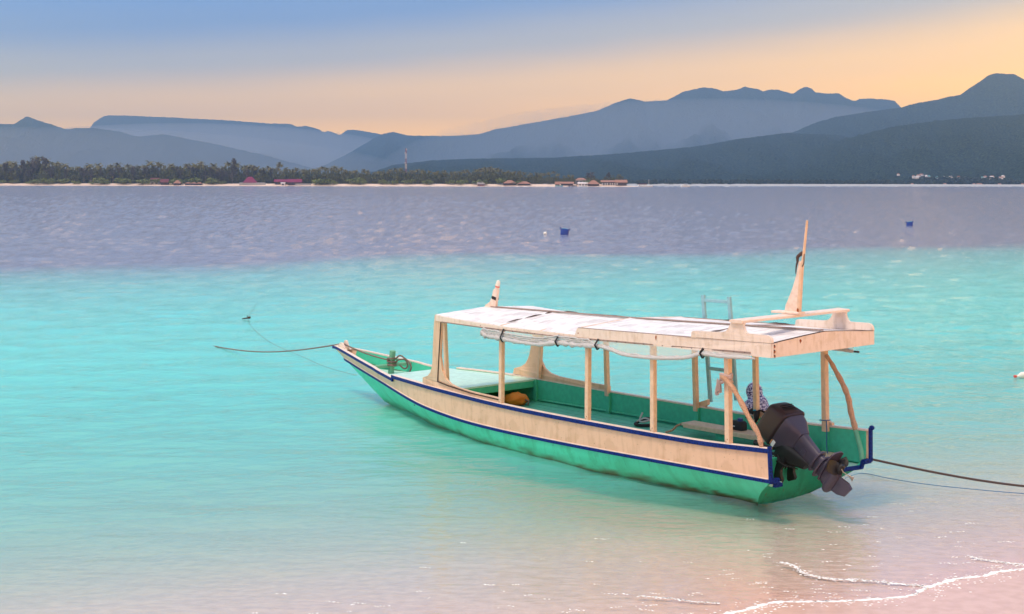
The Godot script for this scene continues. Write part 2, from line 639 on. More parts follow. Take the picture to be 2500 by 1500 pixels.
# a mountain range as a height field: crest line (xs, hs) at distance dist, slopes of width front and back
func hill_range(called: String, dist: float, xs: Array, hs: Array, front: float, back: float, tint: Color, rough_amp: float, seed_: int):
	var n := FastNoiseLite.new()
	n.seed = seed_
	n.frequency = 1.0
	n.fractal_octaves = 5
	var st := tool_()
	st.set_smooth_group(0)
	var step := dist / 1392.0 * 2.2
	var cnt := int((xs[xs.size() - 1] - xs[0]) / step)
	var rows := []
	var ts := []
	for k in 34:
		ts.append(1.0 - k / 33.0)
	for k in range(1, 6):
		ts.append(-k / 5.0)
	for t in ts:
		var row := PackedVector3Array()
		for i in cnt + 1:
			var x: float = xs[0] + (xs[xs.size() - 1] - xs[0]) * i / cnt
			var h := lin(x, xs, hs) + n.get_noise_2d(x / dist * 260.0, 3.3) * dist * 0.00045
			var wob := n.get_noise_2d(x / dist * 9.0, 40.0) * 0.25
			var zz: float = t * front if t > 0 else t * back
			var p: float = pow(1.0 - absf(t), 1.25) if t > 0 else 1.0 - t * t
			# spurs and gullies that run down from the crest
			var g := n.get_noise_2d(x / dist * 22.0 + wob * t, t * 1.7)
			var g2 := n.get_noise_2d(x / dist * 120.0, t * 12.0 + 7)
			var y: float = h * clampf(p + g * 0.55 * absf(t) * (1.0 - absf(t)) * 2.0, 0, 1) + g2 * rough_amp * minf(absf(t) * 6.0, 1.0) * (1.0 - absf(t) * 0.6)
			if absf(t) > 0.999:
				y = -2.0
			row.append(Vector3(x * (1.0 - zz / dist * 0.5), y, -(dist - zz)))
		rows.append(row)
	sheet(st, rows)
	var o := done(st, called, hill_mat(called + "_forest", tint, seed_, dist))
	setting(o)
	return o

func hill_mat(called: String, tint: Color, seed_: int, dist: float) -> StandardMaterial3D:
	if not TX.has("forest"):
		var f := noise_image(1024, 0.02, 6, 51)
		TX.forest = ramp_texture(f, Color(0.30, 0.34, 0.30), Color(1, 1, 1), 0.32, 0.68)
		TX.forest_bump = ImageTexture.create_from_image(f)
	var m := mat(called, tint, 0.95, TX.forest, 1.0 / (dist * 0.045), TX.forest_bump, dist * 0.35)
	m.uv1_world_triplanar = true
	m.metallic_specular = 0.1
	return m

func make_hills():
	hill_range("far_plateau_mountain", 13000, [-6312, -4782, -4208, -3937, -3914, -3837, -3776, -3577, -3175, -2670, -2269, -2070, -2008, -1928, -1806, -1767, -1718, -1607, -1546, -1465, -1262, -956, -383, 191], [448, 496, 505, 520, 566, 616, 637, 633, 617, 593, 563, 560, 531, 543, 509, 480, 497, 455, 505, 505, 471, 399, 266, 114], 3000, 1500, Color(0.070, 0.100, 0.055), 14, 61)
	hill_range("peaked_mountain", 9500, [-4892, -4193, -3774, -3495, -3407, -3363, -3318, -3229, -3156, -3039, -2994, -2863, -2687, -2555, -2379, -2245, -2027, -1733, -1370, -978], [328, 413, 385, 407, 403, 429, 459, 428, 407, 367, 378, 381, 356, 320, 337, 312, 271, 204, 110, 27], 2600, 1500, Color(0.070, 0.100, 0.055), 12, 62)
	hill_range("ridge_mountain", 10500, [-1514, -1236, -1038, -989, -899, -779, -454, -260, -130, 154, 433, 637, 772, 887, 1010, 1165, 1292, 1446, 1520, 1591, 1690, 1730, 1755, 1789, 1860, 1891, 1950, 2008, 2120, 2169, 2219, 2259, 2290, 2389, 2469, 2518, 2570, 2599, 2620, 2710, 2809, 2889, 2935, 3121, 3553], [90, 230, 347, 375, 394, 366, 364, 376, 414, 464, 514, 554, 613, 650, 626, 635, 700, 735, 727, 704, 715, 727, 743, 733, 720, 705, 720, 716, 686, 720, 739, 727, 696, 688, 691, 656, 635, 635, 649, 652, 645, 635, 583, 469, 222], 3000, 1500, Color(0.070, 0.100, 0.055), 14, 63)
	hill_range("volcano", 7000, [515, 824, 1133, 1425, 1526, 1626, 1792, 1956, 2006, 2060, 2126, 2192, 2260, 2293, 2346, 2392, 2426, 2460, 2526, 2575, 2699, 2884, 3399, 4017], [43, 116, 193, 269, 313, 342, 369, 390, 406, 417, 427, 444, 456, 483, 516, 550, 565, 562, 560, 534, 490, 418, 316, 111], 2000, 1200, Color(0.070, 0.100, 0.055), 10, 64)
	hill_range("low_foothill", 5600, [-659, -478, -330, -165, 165, 412, 742, 901, 1104, 1318, 1566, 1895], [17, 78, 97, 104, 109, 124, 155, 184, 210, 202, 153, 54], 2300, 800, Color(0.070, 0.100, 0.055), 10, 65)
	hill_range("wooded_hill", 4600, [609, 880, 1083, 1244, 1331, 1485, 1616, 1692, 1827, 2098, 2504], [17, 71, 146, 191, 205, 222, 231, 236, 246, 209, 74], 1750, 700, Color(0.070, 0.100, 0.055), 18, 66)
	mist_bank("mist_bank", Vector3(-2600, 0, -11000), Vector3(4600, 960, 1700), 0.00100)
	mist_bank("mist_bank", Vector3(1250, 0, -8700), Vector3(4300, 1080, 1200), 0.00060)
	mist_bank("mist_bank", Vector3(-2300, 0, -6600), Vector3(3800, 540, 1200), 0.00045)

# thin mist that lies before the far slopes
func mist_bank(called: String, at: Vector3, size: Vector3, density: float):
	var f := FogVolume.new()
	f.shape = RenderingServer.FOG_VOLUME_SHAPE_ELLIPSOID
	f.size = size
	var m := FogMaterial.new()
	m.density = density
	m.albedo = Color(0.93, 0.95, 0.97)
	f.material = m
	f.position = at
	f.name = numbered(called)
	add_child(f)
	setting(f, "stuff")

# ================= THE BOAT =================
# Boat axes: x towards the bow (0 at the stern), y up, z towards the far (starboard) side.
const GU := [0.0, 1.1, 3.0, 4.8, 6.5, 7.5, 8.2, 9.0, 9.6, 10.2, 10.7, 11.05, 11.2]
const GB := [0.873, 0.905, 0.945, 0.945, 0.87, 0.755, 0.64, 0.48, 0.36, 0.235, 0.125, 0.045, 0.006]
const GY := [0.785, 0.740, 0.733, 0.742, 0.780, 0.795, 0.800, 0.825, 0.872, 0.925, 0.965, 0.985, 0.975]
const LU := [0.0, 1.1, 3.8, 5.7, 7.0, 8.0, 9.0, 9.8, 10.5, 10.8, 11.2]
const LY := [0.412, 0.398, 0.366, 0.369, 0.435, 0.520, 0.615, 0.690, 0.760, 0.790, 0.970]
const WU := [0.0, 0.57, 1.46, 3.3, 4.6, 5.9, 7.5, 8.6, 9.33, 9.6]
const WF := [0.52, 0.54, 0.64, 0.86, 0.875, 0.83, 0.60, 0.30, 0.03, 0.0]
const KU := [0.0, 0.6, 2.0, 5.0, 7.8, 8.8, 9.4, 11.2]
const KY := [-0.03, -0.04, -0.12, -0.20, -0.16, -0.02, 0.147, 0.955]

func beam_(u: float) -> float:
	return spl(u, GU, GB)
func gun(u: float) -> float:
	return spl(u, GU, GY)
func low_rail(u: float) -> float:
	return spl(u, LU, LY)
func keel(u: float) -> float:
	return lin(u, KU, KY)
func water_line(u: float) -> float:
	return 0.0157 * u
# half breadth of the hull at height y
func breadth(u: float, y: float) -> float:
	var b := beam_(u)
	var yl := low_rail(u)
	var k := keel(u)
	var g := gun(u)
	var bow := smoothstep(7.0, 9.6, u)
	var lf := lerpf(0.987, pow(clampf((yl - k) / (g - k), 0, 1), 0.55), bow)
	if y >= yl:
		return b * lerpf(lf, 1.0, (y - yl) / maxf(g - yl, 0.01))
	var yw := water_line(u)
	var wf := minf(lin(u, WU, WF), lf)
	if yw > k + 0.02 and y >= yw:
		var t := (y - yw) / (yl - yw)
		return b * (lerpf(wf, lf, t) + 0.10 * (lf - wf + 0.25) * sin(PI * t))
	if yw > k + 0.02:
		return b * wf * pow(clampf((y - k) / (yw - k), 0, 1), 0.45)
	return b * lf * pow(clampf((y - k) / maxf(yl - k, 0.01), 0, 1), 0.62)
# the transom leans: its foot stands further forward
func rake(u: float, y: float) -> float:
	return u + 0.57 * clampf(1.0 - y / 0.41, 0, 1.1) * clampf(1.0 - u / 1.6, 0, 1)

func stations(a: float, b: float, n: int) -> Array:
	var out := []
	for i in n + 1:
		out.append(lerpf(a, b, float(i) / n))
	return out

func roof_half(u: float) -> float:
	return lin(u, [-0.07, 1.0, 3.2, 6.5], [0.87, 0.905, 0.925, 0.925])
func roof_edge(u: float) -> float:
	return lin(u, [-0.07, 3.2, 3.23, 4.8, 5.9, 6.52], [1.945, 1.900, 1.815, 1.815, 1.845, 1.875])
func roof_ridge(u: float) -> float:
	return lin(u, [-0.07, 3.2, 6.52], [2.014, 1.955, 1.925])

func make_boat():
	boat_xf = Transform3D(Basis(Vector3(-0.601821, -0.015683, -0.798477), Vector3(-0.023473, 0.999723, -0.001944), Vector3(0.798286, 0.017573, -0.602022)), Vector3(3.56825, 0, -15.96071))
	var boat := thing("passenger_boat", "long wooden passenger boat with cream sides, green lower hull and flat white roof", "boat", boat_xf)
	var r := RandomNumberGenerator.new()
	r.seed = 15
	var st: SurfaceTool
	# --- lower hull, both sides and bottom, green with a ragged growth of weed at the water
	st = tool_()
	st.set_smooth_group(0)
	var us := stations(0.0, 9.0, 60) + stations(9.08, 11.19, 26)
	var hull_rows := []
	for u in us:
		var row := PackedVector3Array()
		var yl := low_rail(u) + 0.005
		var k := keel(u)
		for s in [-1.0, 1.0]:
			for i in 15:
				var t := i / 14.0 if s > 0 else 1.0 - i / 14.0
				var y: float = lerpf(minf(k, yl), yl, pow(t, 1.3))
				if s > 0 and i == 0:
					continue
				row.append(Vector3(rake(u, y), y, s * breadth(u, y)))
		hull_rows.append(row)
	var gn := FastNoiseLite.new()
	gn.seed = 8
	gn.frequency = 2.2
	gn.fractal_octaves = 4
	for i in hull_rows.size() - 1:
		for j in hull_rows[i].size() - 1:
			for q in [[i, j], [i + 1, j], [i + 1, j + 1], [i, j], [i + 1, j + 1], [i, j + 1]]:
				var p: Vector3 = hull_rows[q[0]][q[1]]
				st.set_color(weed_color(p, gn))
				st.add_vertex(p)
	done(st, "lower_hull", M.hull_green, boat)
	# --- cream sides
	for s in [-1.0, 1.0]:
		st = tool_()
		var outer := []
		var inner := []
		for u in stations(0.0, 11.15, 90):
			var a := PackedVector3Array()
			var b := PackedVector3Array()
			for i in 6:
				var y: float = lerpf(low_rail(u), gun(u) - 0.012, i / 5.0)
				if u > 8.2:
					y = minf(y, gun_fore(u) - 0.012)
				var w := breadth(u, y)
				a.append(Vector3(u, y, s * w))
				b.append(Vector3(u, y, s * maxf(w - 0.03, 0.001)))
			outer.append(a)
			inner.append(b)
		slab(st, outer, inner)
		done(st, "side_panel", M.cream, boat)
		# green lining inside
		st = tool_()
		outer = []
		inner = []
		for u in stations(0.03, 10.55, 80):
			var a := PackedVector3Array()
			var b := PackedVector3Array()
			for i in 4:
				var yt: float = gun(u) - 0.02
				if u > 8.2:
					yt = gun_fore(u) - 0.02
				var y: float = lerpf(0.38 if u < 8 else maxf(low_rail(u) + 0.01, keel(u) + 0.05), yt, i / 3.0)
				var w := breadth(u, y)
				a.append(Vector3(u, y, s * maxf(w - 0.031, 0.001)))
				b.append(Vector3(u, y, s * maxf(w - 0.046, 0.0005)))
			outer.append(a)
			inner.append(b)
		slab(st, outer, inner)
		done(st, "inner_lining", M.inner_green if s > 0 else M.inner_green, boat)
		# cream gunwale cap, then the two blue rub rails
		strip(boat, "gunwale_cap", M.pale_wood, s, stations(0.0, 8.19, 60), func(u): return gun(u), -0.055, 0.012, -0.02, 0.0)
		strip(boat, "gunwale_cap", M.pale_wood, s, stations(8.21, 11.1, 24), func(u): return gun_fore(u), -0.05, 0.010, -0.02, 0.0)
		strip(boat, "rub_rail", M.rail_blue, s, stations(0.0, 8.19, 60), func(u): return gun(u), 0.0, 0.026, -0.056, -0.006)
		strip(boat, "rub_rail", M.rail_blue, s, stations(8.20, 11.2, 26), func(u): return gun_fore(u), 0.0, 0.024, -0.052, -0.006)
		strip(boat, "rub_rail", M.rail_blue, s, stations(0.0, 10.74, 80), func(u): return low_rail(u) + 0.018, 0.0, 0.020, -0.038, 0.0)
		# cream foot line left bare above the lower rail
		strip(boat, "lower_ledge", M.pale_wood, s, stations(0.02, 10.72, 80), func(u): return low_rail(u) + 0.032, 0.0, 0.012, -0.014, 0.0)
		# step in the gunwale, with its blue end
		st = tool_()
		bar(st, Vector3(8.195, gun_fore(8.2) - 0.05, s * (beam_(8.2) + 0.012)), Vector3(8.195, gun(8.19) - 0.004, s * (beam_(8.2) + 0.012)), 0.03, 0.03)
		done(st, "rail_step", M.rail_blue, boat)
		# blue trim down the stern end of the side
		st = tool_()
		bar(st, Vector3(-0.012, 0.40, s * 0.860), Vector3(-0.012, 0.80, s * 0.872), 0.055, 0.03, Vector3(1, 0, 0))
		bar(st, Vector3(0.0, 0.412, s * 0.86), Vector3(0.0, 0.412, s * 0.735), 0.05, 0.055)
		bar(st, Vector3(0.0, 0.42, s * 0.735), Vector3(0.03, 0.335, s * 0.735), 0.05, 0.04)
		bar(st, Vector3(0.04, 0.345, s * 0.75), Vector3(0.04 if s < 0 else 0.10, 0.345, -0.64 if s < 0 else 0.36), 0.05, 0.045)
		done(st, "stern_trim", M.rail_blue, boat)
		if s > 0:
			st = tool_()
			ball(st, Vector3(-0.02, 0.80, s * 0.885), Vector3(0.035, 0.03, 0.03), 6)
			done(st, "trim_knob", M.rail_blue, boat)
	# --- transom: set in from the stern ends, raised in the middle where the motor hangs
	st = tool_()
	var t_out := []
	var t_in := []
	for i in 49:
		var v := lerpf(-0.861, 0.861, i / 48.0)
		var lo := -0.03
		while breadth(0.0, lo) < absf(v) and lo < 0.40:
			lo += 0.004
		var ra := PackedVector3Array()
		var rb := PackedVector3Array()
		for k in 9:
			var y := lerpf(lo, maxf(stern_top(v), lo + 0.004), k / 8.0)
			ra.append(Vector3(stern_u(v, y), y, v))
			rb.append(Vector3(stern_u(v, y) + 0.04, y, v))
		t_out.append(ra)
		t_in.append(rb)
	st.set_smooth_group(0)
	for i in 48:
		for j in 8:
			for q in [[i, j], [i + 1, j], [i + 1, j + 1], [i, j], [i + 1, j + 1], [i, j + 1]]:
				st.set_color(weed_color(t_out[q[0]][q[1]], gn))
				st.add_vertex(t_out[q[0]][q[1]])
	st.set_color(Color(0.07, 0.68, 0.45))
	slab(st, t_in, t_out)
	done(st, "transom", M.hull_green, boat)
	# rust runs and scrapes on the transom under the clamp
	st = tool_()
	for q in [[-0.20, 0.27, 0.04, 0.13], [-0.27, 0.24, 0.02, 0.07], [-0.12, 0.25, 0.015, 0.10], [-0.23, 0.285, 0.10, 0.02], [-0.36, 0.12, 0.008, 0.07], [-0.06, 0.13, 0.007, 0.08]]:
		stain(st, Vector3(stern_u(q[0], q[1]) - 0.004, q[1], q[0]), Vector3(0, 0, 1), Vector3(0.37, -0.93, 0), q[2], q[3], r)
	setting(done(st, "rust_stain", M.rust, boat), "stuff")
	# --- decks
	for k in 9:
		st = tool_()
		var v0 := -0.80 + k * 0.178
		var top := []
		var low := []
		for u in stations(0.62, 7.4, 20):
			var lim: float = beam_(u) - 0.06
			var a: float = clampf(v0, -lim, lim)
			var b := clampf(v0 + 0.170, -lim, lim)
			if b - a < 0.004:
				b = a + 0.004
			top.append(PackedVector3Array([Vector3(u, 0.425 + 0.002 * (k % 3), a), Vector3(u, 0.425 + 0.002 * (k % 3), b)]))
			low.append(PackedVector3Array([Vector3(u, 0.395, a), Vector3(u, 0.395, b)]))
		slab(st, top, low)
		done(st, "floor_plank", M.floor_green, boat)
	for k in 4:
		st = tool_()
		var top := []
		var low := []
		for u in stations(6.38, 8.46, 12):
			var lim: float = beam_(u) - 0.045
			var a := lerpf(-lim, lim, k / 4.0) + 0.002
			var b := lerpf(-lim, lim, (k + 1) / 4.0) - 0.002
			var y: float = 0.762 + 0.004 * (u - 6.4)
			top.append(PackedVector3Array([Vector3(u, y, a), Vector3(u, y, b)]))
			low.append(PackedVector3Array([Vector3(u, y - 0.025, a), Vector3(u, y - 0.025, b)]))
		slab(st, top, low)
		done(st, "foredeck_plank", M.deck_green, boat)
	st = tool_()
	bar(st, Vector3(6.40, 0.687, -0.83), Vector3(6.40, 0.687, 0.83), 0.035, 0.10)
	done(st, "deck_beam", M.inner_green, boat)
	st = tool_()
	bar(st, Vector3(8.45, 0.70, -0.55), Vector3(8.45, 0.70, 0.55), 0.03, 0.115)
	done(st, "bow_bulkhead", M.deck_green, boat)
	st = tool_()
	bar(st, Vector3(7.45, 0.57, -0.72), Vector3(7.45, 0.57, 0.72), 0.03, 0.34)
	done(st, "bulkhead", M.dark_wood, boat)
	st = tool_()
	var bt := []
	var bl := []
	for u in stations(8.46, 10.3, 14):
		var y: float = maxf(0.655, keel(u) + 0.10)
		var lim: float = maxf(breadth(u, y) - 0.045, 0.01)
		bt.append(PackedVector3Array([Vector3(u, y, -lim), Vector3(u, y + 0.004, 0), Vector3(u, y, lim)]))
		bl.append(PackedVector3Array([Vector3(u, y - 0.03, -lim), Vector3(u, y - 0.03, 0), Vector3(u, y - 0.03, lim)]))
	slab(st, bt, bl)
	done(st, "bow_floor", M.deck_green, boat)
	# aft deck, lighter green, round the motor well
	for s in [-1.0, 1.0]:
		st = tool_()
		box(st, Vector3(0.33, 0.35, s * (0.69 if s < 0 else 0.57)), Vector3(0.54, 0.03, 0.18 if s < 0 else 0.46))
		done(st, "aft_deck", M.deck_green, boat)
	st = tool_()
	bar(st, Vector3(0.60, 0.365, -0.80), Vector3(0.60, 0.365, 0.80), 0.04, 0.13)
	done(st, "aft_step", M.deck_green, boat)
	st = tool_()
	box(st, Vector3(0.52, 0.43, 0.70), Vector3(0.26, 0.03, 0.22))
	done(st, "stern_seat", M.cream_post, boat)
	# helm bench along the far side
	st = tool_()
	bar(st, Vector3(2.72, 0.565, 0.53), Vector3(0.75, 0.565, 0.53), 0.25, 0.035)
	done(st, "bench_top", M.cream_post, boat)
	st = tool_()
	bar(st, Vector3(2.68, 0.55, 0.41), Vector3(0.78, 0.55, 0.41), 0.018, 0.055)
	done(st, "bench_apron", M.cream_post, boat)
	st = tool_()
	tube(st, curve([Vector3(2.74, 0.56, 0.42), Vector3(2.80, 0.53, 0.40), Vector3(2.86, 0.47, 0.37), Vector3(2.95, 0.435, 0.34)], 5), 0.016, 6)
	done(st, "bench_leg", M.branch, boat)
	for u in [2.1, 0.85]:
		st = tool_()
		bar(st, Vector3(u, 0.42, 0.53), Vector3(u, 0.55, 0.53), 0.04, 0.2)
		done(st, "bench_leg", M.inner_green, boat)
	# ribs on the inside
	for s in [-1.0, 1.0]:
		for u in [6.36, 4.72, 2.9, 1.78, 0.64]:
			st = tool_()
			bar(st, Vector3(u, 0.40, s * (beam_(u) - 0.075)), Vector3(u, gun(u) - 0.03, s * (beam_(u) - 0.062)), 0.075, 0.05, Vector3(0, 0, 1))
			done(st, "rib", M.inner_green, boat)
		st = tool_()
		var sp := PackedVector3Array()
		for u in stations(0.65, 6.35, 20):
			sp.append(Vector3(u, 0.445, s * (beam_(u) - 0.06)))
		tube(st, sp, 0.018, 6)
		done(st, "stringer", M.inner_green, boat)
	make_posts(boat)
	make_roof(boat, r)
	make_bow(boat)

func stern_top(v: float) -> float:
	return lin(v, [-0.861, -0.745, -0.735, -0.645, -0.62, 0.33, 0.36, 0.735, 0.745, 0.861], [0.405, 0.405, 0.335, 0.335, 0.56, 0.56, 0.345, 0.345, 0.405, 0.405])
func stern_u(v: float, y: float) -> float:
	var mid := smoothstep(0.78, 0.60, -v) * smoothstep(0.62, 0.30, v)
	return lerpf(rake(0.0, y), 0.585 - 0.40 * y, mid) - 0.004

# paint, or the brown weed that grows in a ragged band at the waterline
func weed_color(p: Vector3, gn: FastNoiseLite) -> Color:
	var over: float = p.y - water_line(p.x) - 0.02 * p.z
	var n := gn.get_noise_2d(p.x * 1.6 + p.z, p.y * 3.0) + 0.35 * gn.get_noise_2d(p.x * 9 + p.z * 7, p.y * 6)
	var w := smoothstep(0.12, 0.02, over + 0.11 * n) * lin(p.x, [0.5, 3.0, 6.0, 9.0], [0.95, 0.8, 0.6, 0.35])
	return Color(0.07, 0.68, 0.45).lerp(Color(0.10, 0.080, 0.012), w)

func gun_fore(u: float) -> float:
	return minf(gun(u), lin(u, [8.2, 8.9, 9.4], [0.742, 0.80, 0.875]) if u < 9.4 else 9.0)

func plain_green() -> StandardMaterial3D:
	if not M.has("transom_green"):
		mat("transom_green", Color(0.075, 0.60, 0.38), 0.45, TX.stain, 1.7, TX.fine, 0.15)
	return M.transom_green

# a strip that follows the side: section between v offsets (in, out) and y offsets (low, high)
func strip(boat: Node, called: String, m: Material, s: float, us: Array, yf: Callable, v_in: float, v_out: float, y_low: float, y_high: float):
	var st := tool_()
	var rows := []
	for u in us:
		var y: float = yf.call(u)
		var w := breadth(u, y + (y_low + y_high) / 2)
		var c := 0.004
		var row := PackedVector3Array()
		for q in [Vector2(v_in, y_low), Vector2(v_out - c, y_low), Vector2(v_out, y_low + c), Vector2(v_out, y_high - c), Vector2(v_out - c, y_high), Vector2(v_in, y_high)]:
			row.append(Vector3(u, y + q.y, s * maxf(w + q.x, 0.0)))
		rows.append(row)
	loft(st, rows, -1)
	done(st, called, m, boat)

# small ragged patch of rust or dirt lying on a face
func stain(st: SurfaceTool, c: Vector3, ax: Vector3, down: Vector3, w: float, l: float, r: RandomNumberGenerator):
	st.set_smooth_group(-1)
	var n := 12
	var pts := PackedVector3Array()
	for k in n:
		var an := TAU * k / n
		var rr := r.randf_range(0.55, 1.0)
		var yy := sin(an)
		pts.append(c + ax * cos(an) * w * 0.5 * rr * (1.0 - 0.5 * maxf(0.0, yy)) + down * (yy + 0.6) * l * 0.5 * rr)
	for k in n:
		tri(st, c, pts[k], pts[(k + 1) % n])

func make_posts(boat: Node):
	var st: SurfaceTool
	for s in [-1.0, 1.0]:
		var us: Array = [4.925, 3.06, 1.85, 0.62] if s < 0 else [4.73, 2.9, 1.78, 0.62]
		for i in 4:
			var u: float = us[i]
			var w := 0.070 if i == 3 else 0.064
			var y0 := gun(u) - 0.01
			var z0 := beam_(u) - 0.030
			if s > 0:
				y0 -= 0.06
				z0 = beam_(u) - 0.082
			var z1 := roof_half(u) - 0.06
			st = tool_()
			bar(st, Vector3(u, y0, s * z0), Vector3(u + 0.01, roof_edge(u) - (0.02 if u < 3.2 else 0.0), s * z1), w, w, Vector3(0, 0, 1), 0.005)
			var post := done(st, "post", M.cream_post, boat)
			st = tool_()
			ball(st, Vector3(u - 0.01, y0 + 0.06, s * (z0 + w * 0.5) ), Vector3(0.006, 0.006, 0.004), 4)
			ball(st, Vector3(u + 0.012, y0 + 0.03, s * (z0 + w * 0.5)), Vector3(0.006, 0.006, 0.004), 4)
			setting(done(st, "bolt", M.rust, post), "stuff")
			# knee block beside the foot
			if s > 0 and i > 0:
				st = tool_()
				var poly := PackedVector2Array([Vector2(0.03, -0.13), Vector2(0.04, 0.04), Vector2(-0.14, 0.10), Vector2(-0.14, 0.03), Vector2(-0.02, -0.03)])
				if i == 3:
					poly = PackedVector2Array([Vector2(-0.03, -0.03), Vector2(0.03, -0.03), Vector2(0.03, 0.05), Vector2(-0.03, 0.03)])
				prism(st, poly, func(p: Vector2, k: float): return Vector3(u - 0.035 + p.x, gun(u) + p.y, s * (beam_(u) - 0.02) + k * 0.025))
				done(st, "knee_block", M.cream_post, boat)
	# front frames: cut from wide boards, with a flared foot and a coaming that runs aft
	for s in [-1.0, 1.0]:
		st = tool_()
		var poly := PackedVector2Array()
		for q in [[6.535, 1.872], [6.575, 1.72], [6.64, 1.424], [6.70, 1.142], [6.735, 1.06], [6.79, 0.985], [6.89, 0.925], [7.05, 0.885], [7.075, 0.80], [6.6, 0.775], [5.7, 0.745], [4.90, 0.735], [4.90, 0.812], [5.67, 0.828], [6.02, 0.845], [6.22, 0.878], [6.35, 0.94], [6.43, 1.05], [6.46, 1.25], [6.42, 1.50], [6.37, 1.74], [6.33, 1.80]]:
			poly.append(Vector2(q[0] - (0.0 if s < 0 else 0.16), q[1]))
		prism(st, poly, func(p: Vector2, k: float): return Vector3(p.x, p.y, s * (lerpf(beam_(p.x) - 0.025, roof_half(p.x) - 0.025, clampf((p.y - 0.78) / 1.05, 0, 1)) + k * 0.019)))
		done(st, "front_frame", M.cream, boat)
		st = tool_()
		bar(st, Vector3(6.42 - (0.0 if s < 0 else 0.16), 0.79, s * 0.80), Vector3(6.36 - (0.0 if s < 0 else 0.16), 1.80, s * 0.865), 0.055, 0.06, Vector3(0, 0, 1))
		done(st, "frame_post", M.cream_post, boat)
	# dark weathered bead round the near opening
	st = tool_()
	for seg in [[Vector2(6.375, 1.775), Vector2(6.50, 1.20)], [Vector2(6.50, 1.20), Vector2(6.575, 0.875)], [Vector2(6.575, 0.875), Vector2(6.25, 0.842)], [Vector2(6.25, 0.842), Vector2(5.67, 0.805)], [Vector2(5.67, 0.805), Vector2(4.95, 0.79)]]:
		var a: Vector2 = seg[0]
		var b: Vector2 = seg[1]
		bar(st, Vector3(a.x, a.y, -side_v(a) - 0.004), Vector3(b.x, b.y, -side_v(b) - 0.004), 0.016, 0.016)
	done(st, "weathered_bead", M.dark_wood, boat)
	# crooked branch braces at the stern
	st = tool_()
	var near_pts := []
	for q in [[0.665, 1.53, 0.905], [0.575, 1.478, 0.915], [0.475, 1.382, 0.905], [0.378, 1.243, 0.89], [0.269, 1.076, 0.88], [0.160, 0.932, 0.87], [0.128, 0.84, 0.865], [0.118, 0.775, 0.86]]:
		near_pts.append(Vector3(q[0], q[1], -q[2]))
	var cv := curve(near_pts, 5)
	var rd := []
	for i in cv.size():
		rd.append(0.031 + 0.004 * sin(i * 0.9) - 0.003 * float(i) / cv.size())
	tube(st, cv, rd, 9)
	done(st, "branch_brace", M.branch, boat)
	var far_pts := [Vector3(0.58, 1.62, 0.80), Vector3(0.503, 1.535, 0.80), Vector3(0.437, 1.442, 0.80), Vector3(0.35, 1.305, 0.81), Vector3(0.295, 1.19, 0.82), Vector3(0.262, 1.09, 0.825), Vector3(0.244, 0.97, 0.83), Vector3(0.20, 0.83, 0.83), Vector3(0.170, 0.752, 0.83)]
	st = tool_()
	cv = curve(far_pts, 5)
	rd = []
	for i in cv.size():
		rd.append(0.022 + 0.012 * minf(1.0, i / 16.0) + 0.003 * sin(i * 1.1))
	tube(st, cv, rd, 9)
	var br := done(st, "branch_brace", M.branch, boat)
	st = tool_()
	cv = curve([Vector3(0.170, 0.755, 0.83), Vector3(0.13, 0.64, 0.825), Vector3(0.095, 0.54, 0.82), Vector3(0.06, 0.40, 0.80)], 5)
	tube(st, cv, 0.0345, 9)
	done(st, "painted_foot", M.branch_green, br)
	# cord tied round the rear far post
	st = tool_()
	tube(st, curve([Vector3(0.57, 0.83, 0.75), Vector3(0.57, 0.825, 0.845), Vector3(0.66, 0.82, 0.845), Vector3(0.665, 0.825, 0.75), Vector3(0.57, 0.83, 0.75)], 3), 0.006, 5)
	tube(st, curve([Vector3(0.57, 0.825, 0.77), Vector3(0.55, 0.70, 0.75), Vector3(0.54, 0.55, 0.73), Vector3(0.50, 0.42, 0.70), Vector3(0.40, 0.395, 0.62)], 5), 0.007, 5)
	done(st, "tied_cord", M.blue_rope, boat)

func side_v(p: Vector2) -> float:
	return lerpf(beam_(p.x) - 0.025, roof_half(p.x) - 0.025, clampf((p.y - 0.78) / 1.05, 0, 1)) + 0.019

